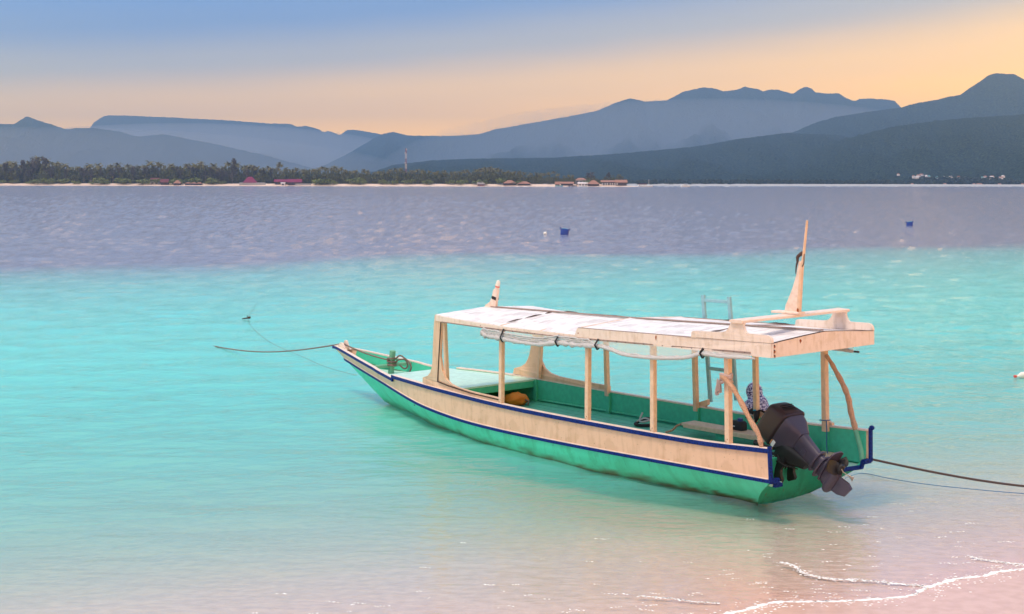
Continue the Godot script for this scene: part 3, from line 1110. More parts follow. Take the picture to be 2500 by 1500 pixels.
func make_roof(boat: Node, r: RandomNumberGenerator):
	var roof := Node3D.new()
	roof.name = "roof"
	boat.add_child(roof)
	var st: SurfaceTool
	var wn := FastNoiseLite.new()
	wn.seed = 4
	wn.frequency = 0.9
	var cuts := [-0.05, 1.15, 3.2, 4.9, 6.52]
	for s in [-1.0, 1.0]:
		for k in 4:
			st = tool_()
			var top := []
			var low := []
			var lift := [0.0, 0.004, 0.0, 0.006][k] as float
			for u in stations(cuts[k] + 0.004 - (0.05 if k > 0 else 0.0), cuts[k + 1] - 0.004, 14):
				var a := PackedVector3Array()
				var b := PackedVector3Array()
				for j in 9:
					var t := j / 8.0
					var w := roof_half(u) - 0.012
					var edge: float = roof_edge(maxf(u, 3.24) if k >= 2 else minf(u, 3.19))
					var y: float = lerpf(roof_ridge(u), edge - 0.002, pow(t, 1.15)) + 0.006 * wn.get_noise_2d(u * 1.7 + k * 31, t * 2 * s) + lift
					# the forward end of each sheet has lifted a little off the next
					y += 0.012 * smoothstep(0.25, 0.0, cuts[k + 1] - u) * (0.4 + maxf(0.0, wn.get_noise_2d(t * 5 + k * 9, s * 3))) * (1.0 if k < 3 else 0.0)
					a.append(Vector3(u, y, s * (0.01 + t * (w - 0.01))))
					b.append(Vector3(u, y - 0.010, s * (0.01 + t * (w - 0.01))))
				top.append(a)
				low.append(b)
			slab(st, top, low)
			done(st, "roof_sheet", M.roof_white, roof)
	# ridge batten and cross battens
	st = tool_()
	var rp := stations(-0.05, 6.35, 16)
	for i in rp.size() - 1:
		bar(st, Vector3(rp[i], roof_ridge(rp[i]) + 0.016, 0.0), Vector3(rp[i + 1], roof_ridge(rp[i + 1]) + 0.016, 0.0), 0.06, 0.014)
	done(st, "ridge_batten", M.batten, roof)
	for u in [1.17, 3.19]:
		st = tool_()
		for s in [-1.0, 1.0]:
			bar(st, Vector3(u, roof_ridge(u) + 0.012, 0.02 * s), Vector3(u - 0.02, roof_edge(minf(u, 3.19)) + 0.014, s * (roof_half(u) - 0.03)), 0.022 if u > 2 else 0.012, 0.014)
		done(st, "cross_batten", M.pale_wood if u > 2 else M.batten, roof)
	# dark curled flaps where old sheeting lifts
	for q in [[4.93, -0.80, 4.90, -0.52], [4.90, -0.50, 4.86, -0.20], [4.86, -0.16, 4.84, -0.04], [4.6, 0.30, 3.5, 0.36], [5.4, 0.62, 5.0, 0.60], [4.3, 0.88, 3.7, 0.88], [2.4, 0.90, 1.9, 0.90], [1.62, 0.90, 1.2, 0.90], [1.16, -0.85, 1.13, -0.35]]:
		st = tool_()
		var rows := []
		for i in 9:
			var t := i / 8.0
			var u: float = lerpf(q[0], q[2], t)
			var v: float = lerpf(q[1], q[3], t)
			var y: float = lerpf(roof_ridge(u), roof_edge(maxf(u, 3.24) if u > 3.2 else u), pow(absf(v) / roof_half(u), 1.15)) + 0.013
			var h: float = (0.016 + 0.008 * wn.get_noise_1d(i * 3.0 + q[0])) * sin(PI * t)
			var ac := Vector3(0.014, 0, 0) if absf(q[1] - q[3]) > absf(q[0] - q[2]) else Vector3(0, 0, 0.014)
			rows.append(PackedVector3Array([Vector3(u, y, v) - ac * sin(PI * t), Vector3(u, y + h, v), Vector3(u, y, v) + ac * sin(PI * t)]))
		sheet(st, rows)
		done(st, "lifted_flap", M.dark_wood, roof)
	# fascia boards
	for s in [-1.0, 1.0]:
		st = tool_()
		var poly := PackedVector2Array()
		for u in stations(-0.075, 3.205, 12):
			poly.append(Vector2(u, roof_edge(minf(u, 3.19)) + 0.008))
		poly.append(Vector2(3.26, 1.815))
		for u in stations(3.25, -0.075, 12):
			poly.append(Vector2(u, lin(u, [-0.075, 3.25], [1.792, 1.778])))
		prism(st, poly, func(p: Vector2, k: float): return Vector3(p.x, p.y, s * (roof_half(p.x) + k * 0.012)))
		done(st, "side_fascia", M.roof_cream, roof)
		st = tool_()
		poly = PackedVector2Array()
		for u in stations(3.265, 6.50, 12):
			poly.append(Vector2(u, roof_edge(maxf(u, 3.24)) - 0.004))
		for u in stations(6.50, 3.265, 12):
			poly.append(Vector2(u, lin(u, [3.26, 4.8, 5.3, 6.5], [1.768, 1.752, 1.76, 1.79])))
		prism(st, poly, func(p: Vector2, k: float): return Vector3(p.x, p.y, s * (roof_half(p.x) - 0.004 + k * 0.012)))
		done(st, "side_fascia", M.roof_cream, roof)
		# weathered top edge of the board
		st = tool_()
		var ep := stations(-0.06, 3.19, 10)
		for i in ep.size() - 1:
			bar(st, Vector3(ep[i], roof_edge(ep[i]) + 0.010, s * roof_half(ep[i])), Vector3(ep[i + 1], roof_edge(ep[i + 1]) + 0.010, s * roof_half(ep[i + 1])), 0.027, 0.007)
		done(st, "fascia_edge", M.batten, roof)
		# batten with nails that holds the curtain
		st = tool_()
		bar(st, Vector3(3.25, 1.772, s * (roof_half(3.2) + 0.014)), Vector3(0.22, 1.826, s * (roof_half(0.22) + 0.016)), 0.012, 0.024)
		bar(st, Vector3(5.25, 1.768, s * (roof_half(5) + 0.010)), Vector3(3.28, 1.760, s * (roof_half(3.2) + 0.012)), 0.012, 0.022)
		bar(st, Vector3(6.33, 1.782, s * (roof_half(6) + 0.010)), Vector3(5.27, 1.768, s * (roof_half(5) + 0.010)), 0.012, 0.016)
		var cb := done(st, "curtain_batten", M.batten, roof)
		st = tool_()
		for k in 30:
			var u := 0.3 + k * 0.165
			ball(st, Vector3(u, lin(u, [0.22, 3.25, 5.3], [1.826, 1.772, 1.768]), s * (roof_half(u) + 0.022)), Vector3(0.007, 0.007, 0.004), 3)
		setting(done(st, "nail", M.iron, cb), "stuff")
	# rear fascia follows the low gable
	st = tool_()
	var gp := PackedVector2Array()
	for i in 11:
		var t := -1.0 + i * 0.2
		gp.append(Vector2(t * 0.872, lerpf(2.016, 1.952, pow(absf(t), 1.15))))
	gp.append(Vector2(0.872, 1.795))
	gp.append(Vector2(-0.872, 1.795))
	prism(st, gp, func(p: Vector2, k: float): return Vector3(-0.082 + k * 0.013, p.y, p.x))
	done(st, "rear_fascia", M.roof_cream, roof)
	st = tool_()
	for i in 10:
		var a := gp[i]
		var b := gp[i + 1]
		bar(st, Vector3(-0.082, a.y + 0.004, a.x), Vector3(-0.082, b.y + 0.004, b.x), 0.03, 0.006)
	done(st, "rear_edge", M.dark_wood, roof)
	# front board
	st = tool_()
	bar(st, Vector3(6.515, 1.845, -0.91), Vector3(6.515, 1.875, 0.0), 0.02, 0.07)
	bar(st, Vector3(6.515, 1.875, 0.0), Vector3(6.515, 1.845, 0.91), 0.02, 0.07)
	done(st, "front_fascia", M.roof_cream, roof)
	# rafters underneath
	for u in [0.65, 1.85, 3.0, 4.0, 4.9, 5.7, 6.38]:
		st = tool_()
		var e := lin(u, [0.0, 3.2, 3.21, 6.5], [1.90, 1.86, 1.79, 1.82])
		bar(st, Vector3(u, e, -roof_half(u) + 0.02), Vector3(u, roof_ridge(u) - 0.05, 0), 0.045, 0.05)
		bar(st, Vector3(u, roof_ridge(u) - 0.05, 0), Vector3(u, e, roof_half(u) - 0.02), 0.045, 0.05)
		done(st, "rafter", M.cream_post, roof)
	# rust marks
	st = tool_()
	for q in [[1.735, 1.905, 0.030, 0.085], [5.35, 1.80, 0.02, 0.03], [3.19, 1.845, 0.025, 0.03], [2.30, 1.80, 0.008, 0.01], [0.9, 1.85, 0.007, 0.01]]:
		stain(st, Vector3(q[0], q[1], -roof_half(q[0]) - 0.0135), Vector3(1, 0, 0), Vector3(0, -1, 0), q[2], q[3], r)
	stain(st, Vector3(-0.0965, 1.955, -0.42), Vector3(0, 0, 1), Vector3(0, -1, 0), 0.05, 0.055, r)
	for y in [1.925, 1.87, 1.815]:
		stain(st, Vector3(-0.0965, y, -0.845), Vector3(0, 0, 1), Vector3(0, -1, 0), 0.035, 0.045, r)
	setting(done(st, "rust_stain", M.rust, roof), "stuff")
	st = tool_()
	for y in [1.93, 1.875, 1.82]:
		ball(st, Vector3(-0.098, y, -0.848), Vector3(0.006, 0.009, 0.009), 4)
	setting(done(st, "nail", M.iron, roof), "stuff")
	# shaped side boards that carry the mast beam
	for s in [-1.0, 1.0]:
		st = tool_()
		var wp := PackedVector2Array()
		for q in [[1.140, 1.935], [1.128, 2.000], [1.105, 2.012], [1.07, 2.017], [0.716, 2.026], [0.640, 2.032], [0.590, 2.046], [0.555, 2.072], [0.530, 2.11], [0.502, 2.158], [0.310, 2.160], [0.322, 2.125], [0.308, 2.083], [0.290, 2.055], [0.262, 2.040], [-0.02, 2.042], [-0.055, 2.034], [-0.078, 2.015], [-0.09, 1.985], [-0.094, 1.958]]:
			wp.append(Vector2(q[0], q[1]))
		prism(st, wp, func(p: Vector2, k: float): return Vector3(p.x, p.y, s * (roof_half(p.x) - 0.002 + k * 0.016)))
		done(st, "mast_bracket", M.roof_cream, roof)
	st = tool_()
	bar(st, Vector3(0.405, 2.170, -0.93), Vector3(0.405, 2.170, 0.93), 0.20, 0.034, Vector3.UP, 0.008)
	done(st, "mast_beam", M.pale_wood, roof)
	# mast with its fin board
	st = tool_()
	bar(st, Vector3(0.665, 2.203, 0.0), Vector3(0.245, 2.206, 0.0), 0.12, 0.03, Vector3.UP, 0.008)
	var mast := done(st, "mast_foot", M.pale_wood, roof)
	st = tool_()
	tube(st, PackedVector3Array([Vector3(0.29, 2.20, 0), Vector3(0.235, 2.70, 0), Vector3(0.20, 2.86, 0), Vector3(0.133, 3.285, 0)]), [0.030, 0.026, 0.017, 0.013], 10)
	done(st, "mast_pole", M.cream_post, mast)
	st = tool_()
	var fp := PackedVector2Array()
	for q in [[0.500, 2.215], [0.479, 2.291], [0.435, 2.366], [0.372, 2.486], [0.308, 2.642], [0.262, 2.815], [0.220, 2.811], [0.275, 2.215]]:
		fp.append(Vector2(q[0], q[1]))
	prism(st, fp, func(p: Vector2, k: float): return Vector3(p.x, p.y, k * 0.011))
	done(st, "mast_fin", M.pale_wood, mast)
	st = tool_()
	tube(st, curve([Vector3(0.20, 2.92, 0.02), Vector3(0.235, 2.895, 0.0), Vector3(0.27, 2.86, -0.02), Vector3(0.275, 2.81, -0.02), Vector3(0.295, 2.75, -0.02), Vector3(0.31, 2.66, -0.015)], 4), [0.008, 0.012, 0.02, 0.022, 0.024, 0.022, 0.02, 0.022, 0.018, 0.020, 0.016, 0.017, 0.014, 0.012, 0.012, 0.01, 0.01, 0.008, 0.008, 0.006, 0.005], 7)
	tube(st, curve([Vector3(0.20, 2.92, 0.02), Vector3(0.165, 2.86, -0.03), Vector3(0.17, 2.79, -0.03), Vector3(0.205, 2.75, -0.02)], 5), 0.006, 5)
	done(st, "mast_cord", M.dark_rope, mast)
	st = tool_()
	stain(st, Vector3(0.275, 2.255, -0.0335), Vector3(1, 0, 0), Vector3(0, -1, 0), 0.04, 0.07, r)
	setting(done(st, "rust_stain", M.rust, mast), "stuff")
	# upright horn at the front of the roof with a bottle on it
	st = tool_()
	var hp := PackedVector2Array()
	for q in [[6.50, 1.915], [6.498, 1.958], [6.43, 1.985], [6.377, 2.015], [6.325, 2.083], [6.30, 2.15], [6.275, 2.21], [6.175, 2.195], [6.215, 2.061], [6.245, 1.915]]:
		hp.append(Vector2(q[0], q[1]))
	prism(st, hp, func(p: Vector2, k: float): return Vector3(p.x, p.y, k * 0.022))
	var horn := done(st, "roof_horn", M.pale_wood, roof)
	st = tool_()
	tube(st, PackedVector3Array([Vector3(6.315, 2.085, 0), Vector3(6.215, 2.065, 0)]), 0.034, 8)
	done(st, "cord_binding", M.strap, horn)
	st = tool_()
	tube(st, PackedVector3Array([Vector3(6.22, 2.19, 0), Vector3(6.20, 2.245, 0)]), 0.034, 10)
	done(st, "bottle_rest", M.pale_wood, horn)
	st = tool_()
	tube(st, PackedVector3Array([Vector3(6.20, 2.245, 0), Vector3(6.195, 2.262, 0)]), 0.036, 10)
	done(st, "red_band", M.red_plastic, horn)
	st = tool_()
	tube(st, PackedVector3Array([Vector3(6.195, 2.262, 0), Vector3(6.18, 2.31, 0), Vector3(6.172, 2.335, 0), Vector3(6.17, 2.345, 0)]), [0.034, 0.032, 0.022, 0.012], 10)
	done(st, "bottle_cap", M.white_plastic, horn)

func make_bow(boat: Node):
	var st := tool_()
	# forked bow chock
	for s in [-1.0, 1.0]:
		prism(st, PackedVector2Array([Vector2(10.98, 0.95), Vector2(10.93, 1.0), Vector2(10.88, 1.03), Vector2(10.84, 1.095 if s > 0 else 1.06), Vector2(10.79, 1.09 if s > 0 else 1.055), Vector2(10.76, 1.02), Vector2(10.66, 0.94)]), func(p: Vector2, k: float): return Vector3(p.x, p.y, s * 0.045 + k * 0.02))
	bar(st, Vector3(10.70, 0.962, 0), Vector3(11.0, 0.98, 0), 0.10, 0.05)
	done(st, "bow_chock", M.pale_wood, boat)
	st = tool_()
	bar(st, Vector3(9.275, 0.64, 0), Vector3(9.20, 1.045, 0), 0.085, 0.085, Vector3(0, 0, 1), 0.015)
	done(st, "mooring_post", M.bitt_green, boat)
	st = tool_()
	bar(st, Vector3(9.27, 0.79, -0.36), Vector3(9.235, 0.80, 0.38), 0.06, 0.06, Vector3.UP, 0.015)
	done(st, "mooring_bar", M.bitt_green, boat)

# ================= THINGS ON AND ROUND THE BOAT =================
func on_boat(called: String, label: String, category: String, base: Vector3, group := "") -> Node3D:
	return thing(called, label, category, boat_xf.translated_local(base), group)

func make_boat_things():
	make_motor()
	make_curtains()
	var st: SurfaceTool
	# --- ladder hooked on the far side
	var b := Vector3(2.55, 0.79, 0.995)
	var lad := on_boat("ladder", "pale blue wooden ladder standing against the far side of the boat roof", "ladder", b)
	for u in [[2.855, 2.765, 0.785], [2.37, 2.285, 0.86]]:
		st = tool_()
		bar(st, Vector3(u[0], 2.225, 0.995), Vector3(u[1], u[2], 1.0), 0.042, 0.055, Vector3(1, 0, 0))
		done(st, "rail", M.ladder_blue, lad, -b)
	for y in [2.155, 1.70, 1.24]:
		st = tool_()
		var k: float = (2.225 - y) / 1.44
		bar(st, Vector3(2.84 - 0.09 * k, y, 0.995), Vector3(2.38 - 0.09 * k, y, 0.995), 0.03, 0.045)
		done(st, "rung", M.ladder_blue, lad, -b)
	st = tool_()
	ball(st, Vector3(2.74, 1.45, 0.97), Vector3(0.012, 0.05, 0.02), 5)
	done(st, "hook", M.iron, lad, -b)
	# --- orange bag under the foredeck
	b = Vector3(6.28, 0.43, 0.36)
	st = tool_()
	var rows := []
	var bn := FastNoiseLite.new()
	bn.frequency = 3.0
	for i in 13:
		var th := PI * i / 12.0
		var row := PackedVector3Array()
		for k in 20:
			var an := TAU * k / 20
			var p := Vector3(cos(an) * sin(th) * 0.22, maxf(cos(th) * 0.10, -0.075), sin(an) * sin(th) * 0.17)
			row.append(p * (1.0 + 0.25 * bn.get_noise_3dv(p * 6)) + Vector3(0, 0.078, 0))
		rows.append(row)
	sheet(st, rows, true, true)
	var bag := on_boat("stuff_bag", "orange cloth bag lying under the edge of the foredeck", "bag", b)
	done(st, "bag_body", M.orange_cloth, bag)
	st = tool_()
	tube(st, curve([Vector3(-0.20, 0.09, 0.02), Vector3(-0.25, 0.07, 0.05), Vector3(-0.27, 0.02, 0.02)], 4), 0.012, 6)
	done(st, "drawstring", M.rope, bag)
	# --- strap bundle on the floor
	b = Vector3(3.55, 0.43, 0.50)
	var sb := on_boat("strap_bundle", "black and grey bundle of straps on the green boat floor", "gear", b)
	st = tool_()
	tube(st, curve([Vector3(0.12, 0.02, -0.05), Vector3(0.13, 0.05, 0.05), Vector3(0.04, 0.08, 0.11), Vector3(-0.10, 0.06, 0.09), Vector3(-0.16, 0.03, 0.02), Vector3(-0.06, 0.02, -0.09), Vector3(0.06, 0.02, -0.10), Vector3(0.12, 0.02, -0.05)], 5), 0.022, 7)
	done(st, "black_strap", M.strap, sb)
	st = tool_()
	tube(st, curve([Vector3(0.10, 0.05, -0.04), Vector3(0.0, 0.10, 0.0), Vector3(-0.08, 0.08, 0.03), Vector3(-0.02, 0.06, -0.06), Vector3(0.07, 0.07, -0.02), Vector3(0.06, 0.17, 0.03)], 5), 0.013, 6)
	done(st, "grey_strap", M.vinyl_roll, sb)
	# --- black can on the bench
	b = Vector3(1.83, 0.583, 0.56)
	var can := on_boat("black_jerrycan", "black can with a blue cap standing on the helm bench", "can", b)
	st = tool_()
	loft(st, [ellipse_ring(Vector3(0, 0.001, 0), Vector3(0.11, 0, 0), Vector3(0, 0, 0.06), 16, 0.4), ellipse_ring(Vector3(0, 0.09, 0), Vector3(0.11, 0, 0), Vector3(0, 0, 0.06), 16, 0.4), ellipse_ring(Vector3(0, 0.115, 0), Vector3(0.09, 0, 0), Vector3(0, 0, 0.045), 16, 0.5)])
	done(st, "can_body", M.strap, can)
	st = tool_()
	tube(st, PackedVector3Array([Vector3(-0.03, 0.115, 0), Vector3(-0.03, 0.15, 0)]), 0.035, 10)
	done(st, "cap", M.blue_plastic, can)
	st = tool_()
	box(st, Vector3(0.03, 0.05, -0.0605), Vector3(0.04, 0.012, 0.002))
	done(st, "mark", M.sticker, can)
	# --- black gear hung on the far gunwale
	b = Vector3(1.80, 0.74, 0.875)
	var fin := on_boat("snorkel_gear", "black tangle of gear with blue bits tied at the far gunwale", "gear", b)
	st = tool_()
	ball(st, Vector3(0.02, 0.045, -0.03), Vector3(0.075, 0.045, 0.05), 6, Basis(Vector3.UP, 0.5))
	tube(st, curve([Vector3(0.06, 0.05, -0.03), Vector3(0.10, 0.01, -0.06), Vector3(0.11, -0.05, -0.07)], 4), 0.026, 6)
	tube(st, curve([Vector3(-0.03, 0.05, -0.04), Vector3(-0.05, -0.02, -0.07), Vector3(-0.03, -0.09, -0.07)], 4), [0.04, 0.04, 0.04, 0.04, 0.035, 0.03, 0.02, 0.014, 0.01], 6)
	tube(st, curve([Vector3(-0.04, 0.06, -0.02), Vector3(-0.10, 0.07, -0.03), Vector3(-0.14, 0.05, -0.01)], 4), 0.014, 5)
	done(st, "black_fabric", M.strap, fin)
	st = tool_()
	tube(st, PackedVector3Array([Vector3(0.055, 0.075, -0.02), Vector3(0.02, 0.12, -0.02)]), 0.010, 6)
	done(st, "blue_piece", M.cyan_plastic, fin)
	st = tool_()
	tube(st, PackedVector3Array([Vector3(-0.01, 0.07, -0.082), Vector3(-0.05, 0.075, -0.08)]), 0.010, 6)
	done(st, "blue_piece", M.cyan_plastic, fin)
	# --- rag knotted round the rear near post
	b = Vector3(0.64, 1.50, -0.855)
	var rag := on_boat("rag", "pinkish grey rag knotted round the rear near post", "cloth", b)
	st = tool_()
	for k in 3:
		var pts := []
		for i in 13:
			var an := TAU * i / 12.0
			pts.append(Vector3(cos(an) * (0.058 + 0.008 * sin(i * 2.3 + k)), 0.035 * (k - 1) + 0.012 * sin(an * 2 + k * 2), sin(an) * (0.058 + 0.007 * cos(i * 1.7 + k))))
		tube(st, curve(pts, 2), 0.021, 7)
	done(st, "wrap", M.rag, rag)
	st = tool_()
	for k in 2:
		var rows2 := []
		for i in 7:
			var t := i / 6.0
			var row := PackedVector3Array()
			for j in 6:
				var s := j / 5.0 - 0.5
				row.append(Vector3(0.055 + 0.03 * t + s * (0.05 + 0.05 * t) + 0.02 * k, -0.01 - 0.15 * t - 0.02 * sin(s * 5 + k) - 0.03 * k * t, -0.062 + 0.016 * sin(s * 14.0 + k * 2) * (0.3 + t) + 0.012 * k))
			rows2.append(row)
		var back2 := []
		for rw in rows2:
			var nb := PackedVector3Array()
			for p in rw:
				nb.append(p + Vector3(0, 0, 0.006))
			back2.append(nb)
		slab(st, rows2, back2)
	done(st, "loose_end", M.rag, rag)
	make_ropes()
	make_person()

func make_motor():
	var tl := deg_to_rad(51.0)
	var xf := boat_xf * Transform3D(Basis(Vector3(cos(tl), -sin(tl), 0), Vector3(sin(tl), cos(tl), 0), Vector3(0, 0, 1)), Vector3(0.15, 0.62, -0.2))
	var mo := thing("outboard_motor", "black outboard motor tilted up on the boat's transom", "motor", xf)
	var st := tool_()
	var X := Vector3(1, 0, 0)
	var Z := Vector3(0, 0, 1)
	var rings := []
	for q in [[0.305, -0.075, 0.238, 0.184], [0.322, -0.075, 0.248, 0.192], [0.335, -0.075, 0.246, 0.190], [0.42, -0.062, 0.236, 0.180], [0.53, -0.045, 0.218, 0.162], [0.572, -0.038, 0.200, 0.146], [0.588, -0.034, 0.18, 0.128]]:
		rings.append(ellipse_ring(Vector3(q[1], q[0], 0), X * q[2], Z * q[3], 32, 0.30))
	loft(st, rings)
	var cover := done(st, "cowl_cover", M.cowl, mo)
	st = tool_()
	for k in 4:
		box(st, Vector3(-0.300, 0.40 + 0.025 * k, 0), Vector3(0.012, 0.010, 0.20))
	done(st, "air_vent", M.motor_black, cover)
	st = tool_()
	rings = []
	for q in [[0.302, -0.075, 0.230, 0.176], [0.285, -0.075, 0.226, 0.174], [0.22, -0.08, 0.212, 0.162], [0.16, -0.095, 0.180, 0.132], [0.11, -0.105, 0.156, 0.098], [0.07, -0.11, 0.142, 0.080]]:
		rings.append(ellipse_ring(Vector3(q[1], q[0], 0), X * q[2], Z * q[3], 32, 0.36))
	loft(st, rings)
	var pan := done(st, "cowl_pan", M.motor_grey, mo)
	st = tool_()
	loft(st, [ellipse_ring(Vector3(-0.09, 0.296, 0), X * 0.214, Z * 0.179, 28, 0.33), ellipse_ring(Vector3(-0.09, 0.309, 0), X * 0.214, Z * 0.179, 28, 0.33)])
	done(st, "seam_gasket", M.motor_black, pan)
	st = tool_()
	box(st, Vector3(0.075, 0.255, -0.1715), Vector3(0.075, 0.045, 0.006))
	done(st, "label_plate", M.sticker, pan)
	st = tool_()
	box(st, Vector3(0.075, 0.288, -0.1765), Vector3(0.06, 0.012, 0.004))
	done(st, "label_plate", M.sticker_orange, pan)
	# leg
	st = tool_()
	rings = []
	for q in [[0.09, -0.11, 0.138, 0.078], [-0.05, -0.115, 0.126, 0.066], [-0.20, -0.12, 0.114, 0.056], [-0.30, -0.125, 0.112, 0.052], [-0.37, -0.125, 0.116, 0.054]]:
		rings.append(ellipse_ring(Vector3(q[1], q[0], 0), X * q[2], Z * q[3], 20, 0.7))
	loft(st, rings)
	var leg := done(st, "leg", M.motor_grey, mo)
	st = tool_()
	box(st, Vector3(-0.10, -0.07, -0.055), Vector3(0.075, 0.07, 0.03))
	done(st, "leg_latch", M.motor_grey, leg)
	for q in [[-0.235, 0.152, 0.096], [-0.315, 0.160, 0.100]]:
		st = tool_()
		loft(st, [ellipse_ring(Vector3(-0.12, q[0] - 0.014, 0), X * q[1] * 0.92, Z * q[2] * 0.8, 20, 0.8), ellipse_ring(Vector3(-0.12, q[0], 0), X * q[1], Z * q[2], 20, 0.8), ellipse_ring(Vector3(-0.12, q[0] + 0.014, 0), X * q[1] * 0.92, Z * q[2] * 0.8, 20, 0.8)])
		done(st, "leg_flange", M.motor_grey, leg)
	# plate above the propeller
	st = tool_()
	var pl := PackedVector2Array([Vector2(0.03, 0.0), Vector2(0.0, 0.05), Vector2(-0.12, 0.075), Vector2(-0.30, 0.105), Vector2(-0.40, 0.10), Vector2(-0.43, 0.05), Vector2(-0.43, -0.05), Vector2(-0.40, -0.10), Vector2(-0.30, -0.105), Vector2(-0.12, -0.075), Vector2(0.0, -0.05)])
	prism(st, pl, func(p: Vector2, k: float): return Vector3(p.x, -0.385 + k * 0.008 - 0.03 * absf(p.y) * 2.0, p.y))
	done(st, "ventilation_plate", M.motor_grey, mo)
	# gear case and skeg
	st = tool_()
	rings = []
	for q in [[-0.38, -0.12, 0.125, 0.050], [-0.44, -0.11, 0.130, 0.050], [-0.50, -0.11, 0.132, 0.054]]:
		rings.append(ellipse_ring(Vector3(q[1], q[0], 0), X * q[2], Z * q[3], 18, 0.8))
	loft(st, rings)
	tube(st, PackedVector3Array([Vector3(0.075, -0.51, 0), Vector3(0.05, -0.51, 0), Vector3(0.0, -0.512, 0), Vector3(-0.10, -0.515, 0), Vector3(-0.22, -0.515, 0), Vector3(-0.25, -0.515, 0)]), [0.014, 0.042, 0.062, 0.068, 0.062, 0.052], 16)
	done(st, "gear_case", M.motor_grey, mo)
	st = tool_()
	var sk := PackedVector2Array([Vector2(0.0, -0.53), Vector2(-0.22, -0.54), Vector2(-0.26, -0.70), Vector2(-0.24, -0.765), Vector2(-0.10, -0.745), Vector2(-0.04, -0.66)])
	prism(st, sk, func(p: Vector2, k: float): return Vector3(p.x, p.y, k * 0.013))
	done(st, "skeg", M.motor_grey, mo)
	# propeller
	st = tool_()
	tube(st, PackedVector3Array([Vector3(-0.25, -0.515, 0), Vector3(-0.34, -0.515, 0), Vector3(-0.36, -0.515, 0)]), [0.046, 0.040, 0.02], 14)
	var hub := done(st, "propeller_hub", M.motor_black, mo)
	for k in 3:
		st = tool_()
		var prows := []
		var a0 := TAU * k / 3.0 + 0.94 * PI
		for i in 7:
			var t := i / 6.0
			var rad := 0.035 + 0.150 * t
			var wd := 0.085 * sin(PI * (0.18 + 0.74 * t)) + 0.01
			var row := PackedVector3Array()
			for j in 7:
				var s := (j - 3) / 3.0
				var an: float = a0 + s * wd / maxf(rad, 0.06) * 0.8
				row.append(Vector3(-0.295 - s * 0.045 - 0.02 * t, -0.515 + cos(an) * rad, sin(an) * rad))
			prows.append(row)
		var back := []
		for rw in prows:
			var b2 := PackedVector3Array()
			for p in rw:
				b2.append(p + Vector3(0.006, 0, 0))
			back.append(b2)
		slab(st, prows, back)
		done(st, "propeller_blade", M.propeller if k == 0 else M.motor_black, hub)  # black on two blades stands in for shade; first keeps the propeller colour
	# clamp and swivel bracket, hose clutter
	st = tool_()
	rings = []
	for q in [[0.20, 0.10, 0.13, 0.145], [0.10, 0.11, 0.15, 0.135], [0.02, 0.09, 0.13, 0.11], [-0.08, 0.05, 0.09, 0.08], [-0.17, 0.02, 0.065, 0.055]]:
		rings.append(ellipse_ring(Vector3(q[1], q[0], 0), X * q[2], Z * q[3], 16, 0.6))
	loft(st, rings)
	done(st, "swivel_bracket", M.motor_black, mo)
	st = tool_()
	tube(st, PackedVector3Array([Vector3(-0.01, -0.05, 0), Vector3(-0.02, -0.24, 0)]), 0.024, 10)
	done(st, "tilt_ram", M.propeller, mo)
	for z in [-0.11, 0.11]:
		st = tool_()
		var cp := PackedVector2Array()
		for q in [[0.48, 0.60], [0.33, 0.61], [0.24, 0.57], [0.255, 0.48], [0.31, 0.42], [0.315, 0.36], [0.29, 0.30], [0.31, 0.27], [0.385, 0.245], [0.41, 0.26], [0.405, 0.34], [0.39, 0.44], [0.365, 0.54], [0.40, 0.575], [0.48, 0.565]]:
			cp.append(Vector2(q[0] + 0.02, q[1]))
		prism(st, cp, func(p: Vector2, k: float): return xf.affine_inverse() * (boat_xf * Vector3(p.x, p.y, -0.2 + z + k * 0.022)))
		done(st, "clamp_arm", M.motor_black, mo)
	st = tool_()
	var r := RandomNumberGenerator.new()
	r.seed = 3
	for k in 12:
		var a := Vector3(r.randf_range(0.12, 0.24), r.randf_range(0.02, 0.18), r.randf_range(-0.17, 0.08))
		var e := Vector3(r.randf_range(0.10, 0.26), r.randf_range(-0.10, 0.08), r.randf_range(-0.16, 0.10))
		tube(st, curve([a, (a + e) / 2 + Vector3(r.randf_range(0.0, 0.06), r.randf_range(-0.04, 0.04), -0.03), e], 5), 0.008, 5)
	setting(done(st, "hoses", M.motor_black, mo), "stuff")
	st = tool_()
	tube(st, curve([Vector3(0.10, 0.20, -0.05), Vector3(0.18, 0.26, -0.07), Vector3(0.25, 0.35, -0.08), Vector3(0.29, 0.42, -0.08)], 5), 0.022, 8)
	done(st, "tiller_arm", M.motor_black, mo)
	st = tool_()
	tube(st, PackedVector3Array([Vector3(0.275, 0.40, -0.08), Vector3(0.30, 0.44, -0.08), Vector3(0.345, 0.51, -0.08)]), [0.028, 0.034, 0.032], 10)
	done(st, "tiller_grip", M.motor_black, mo)

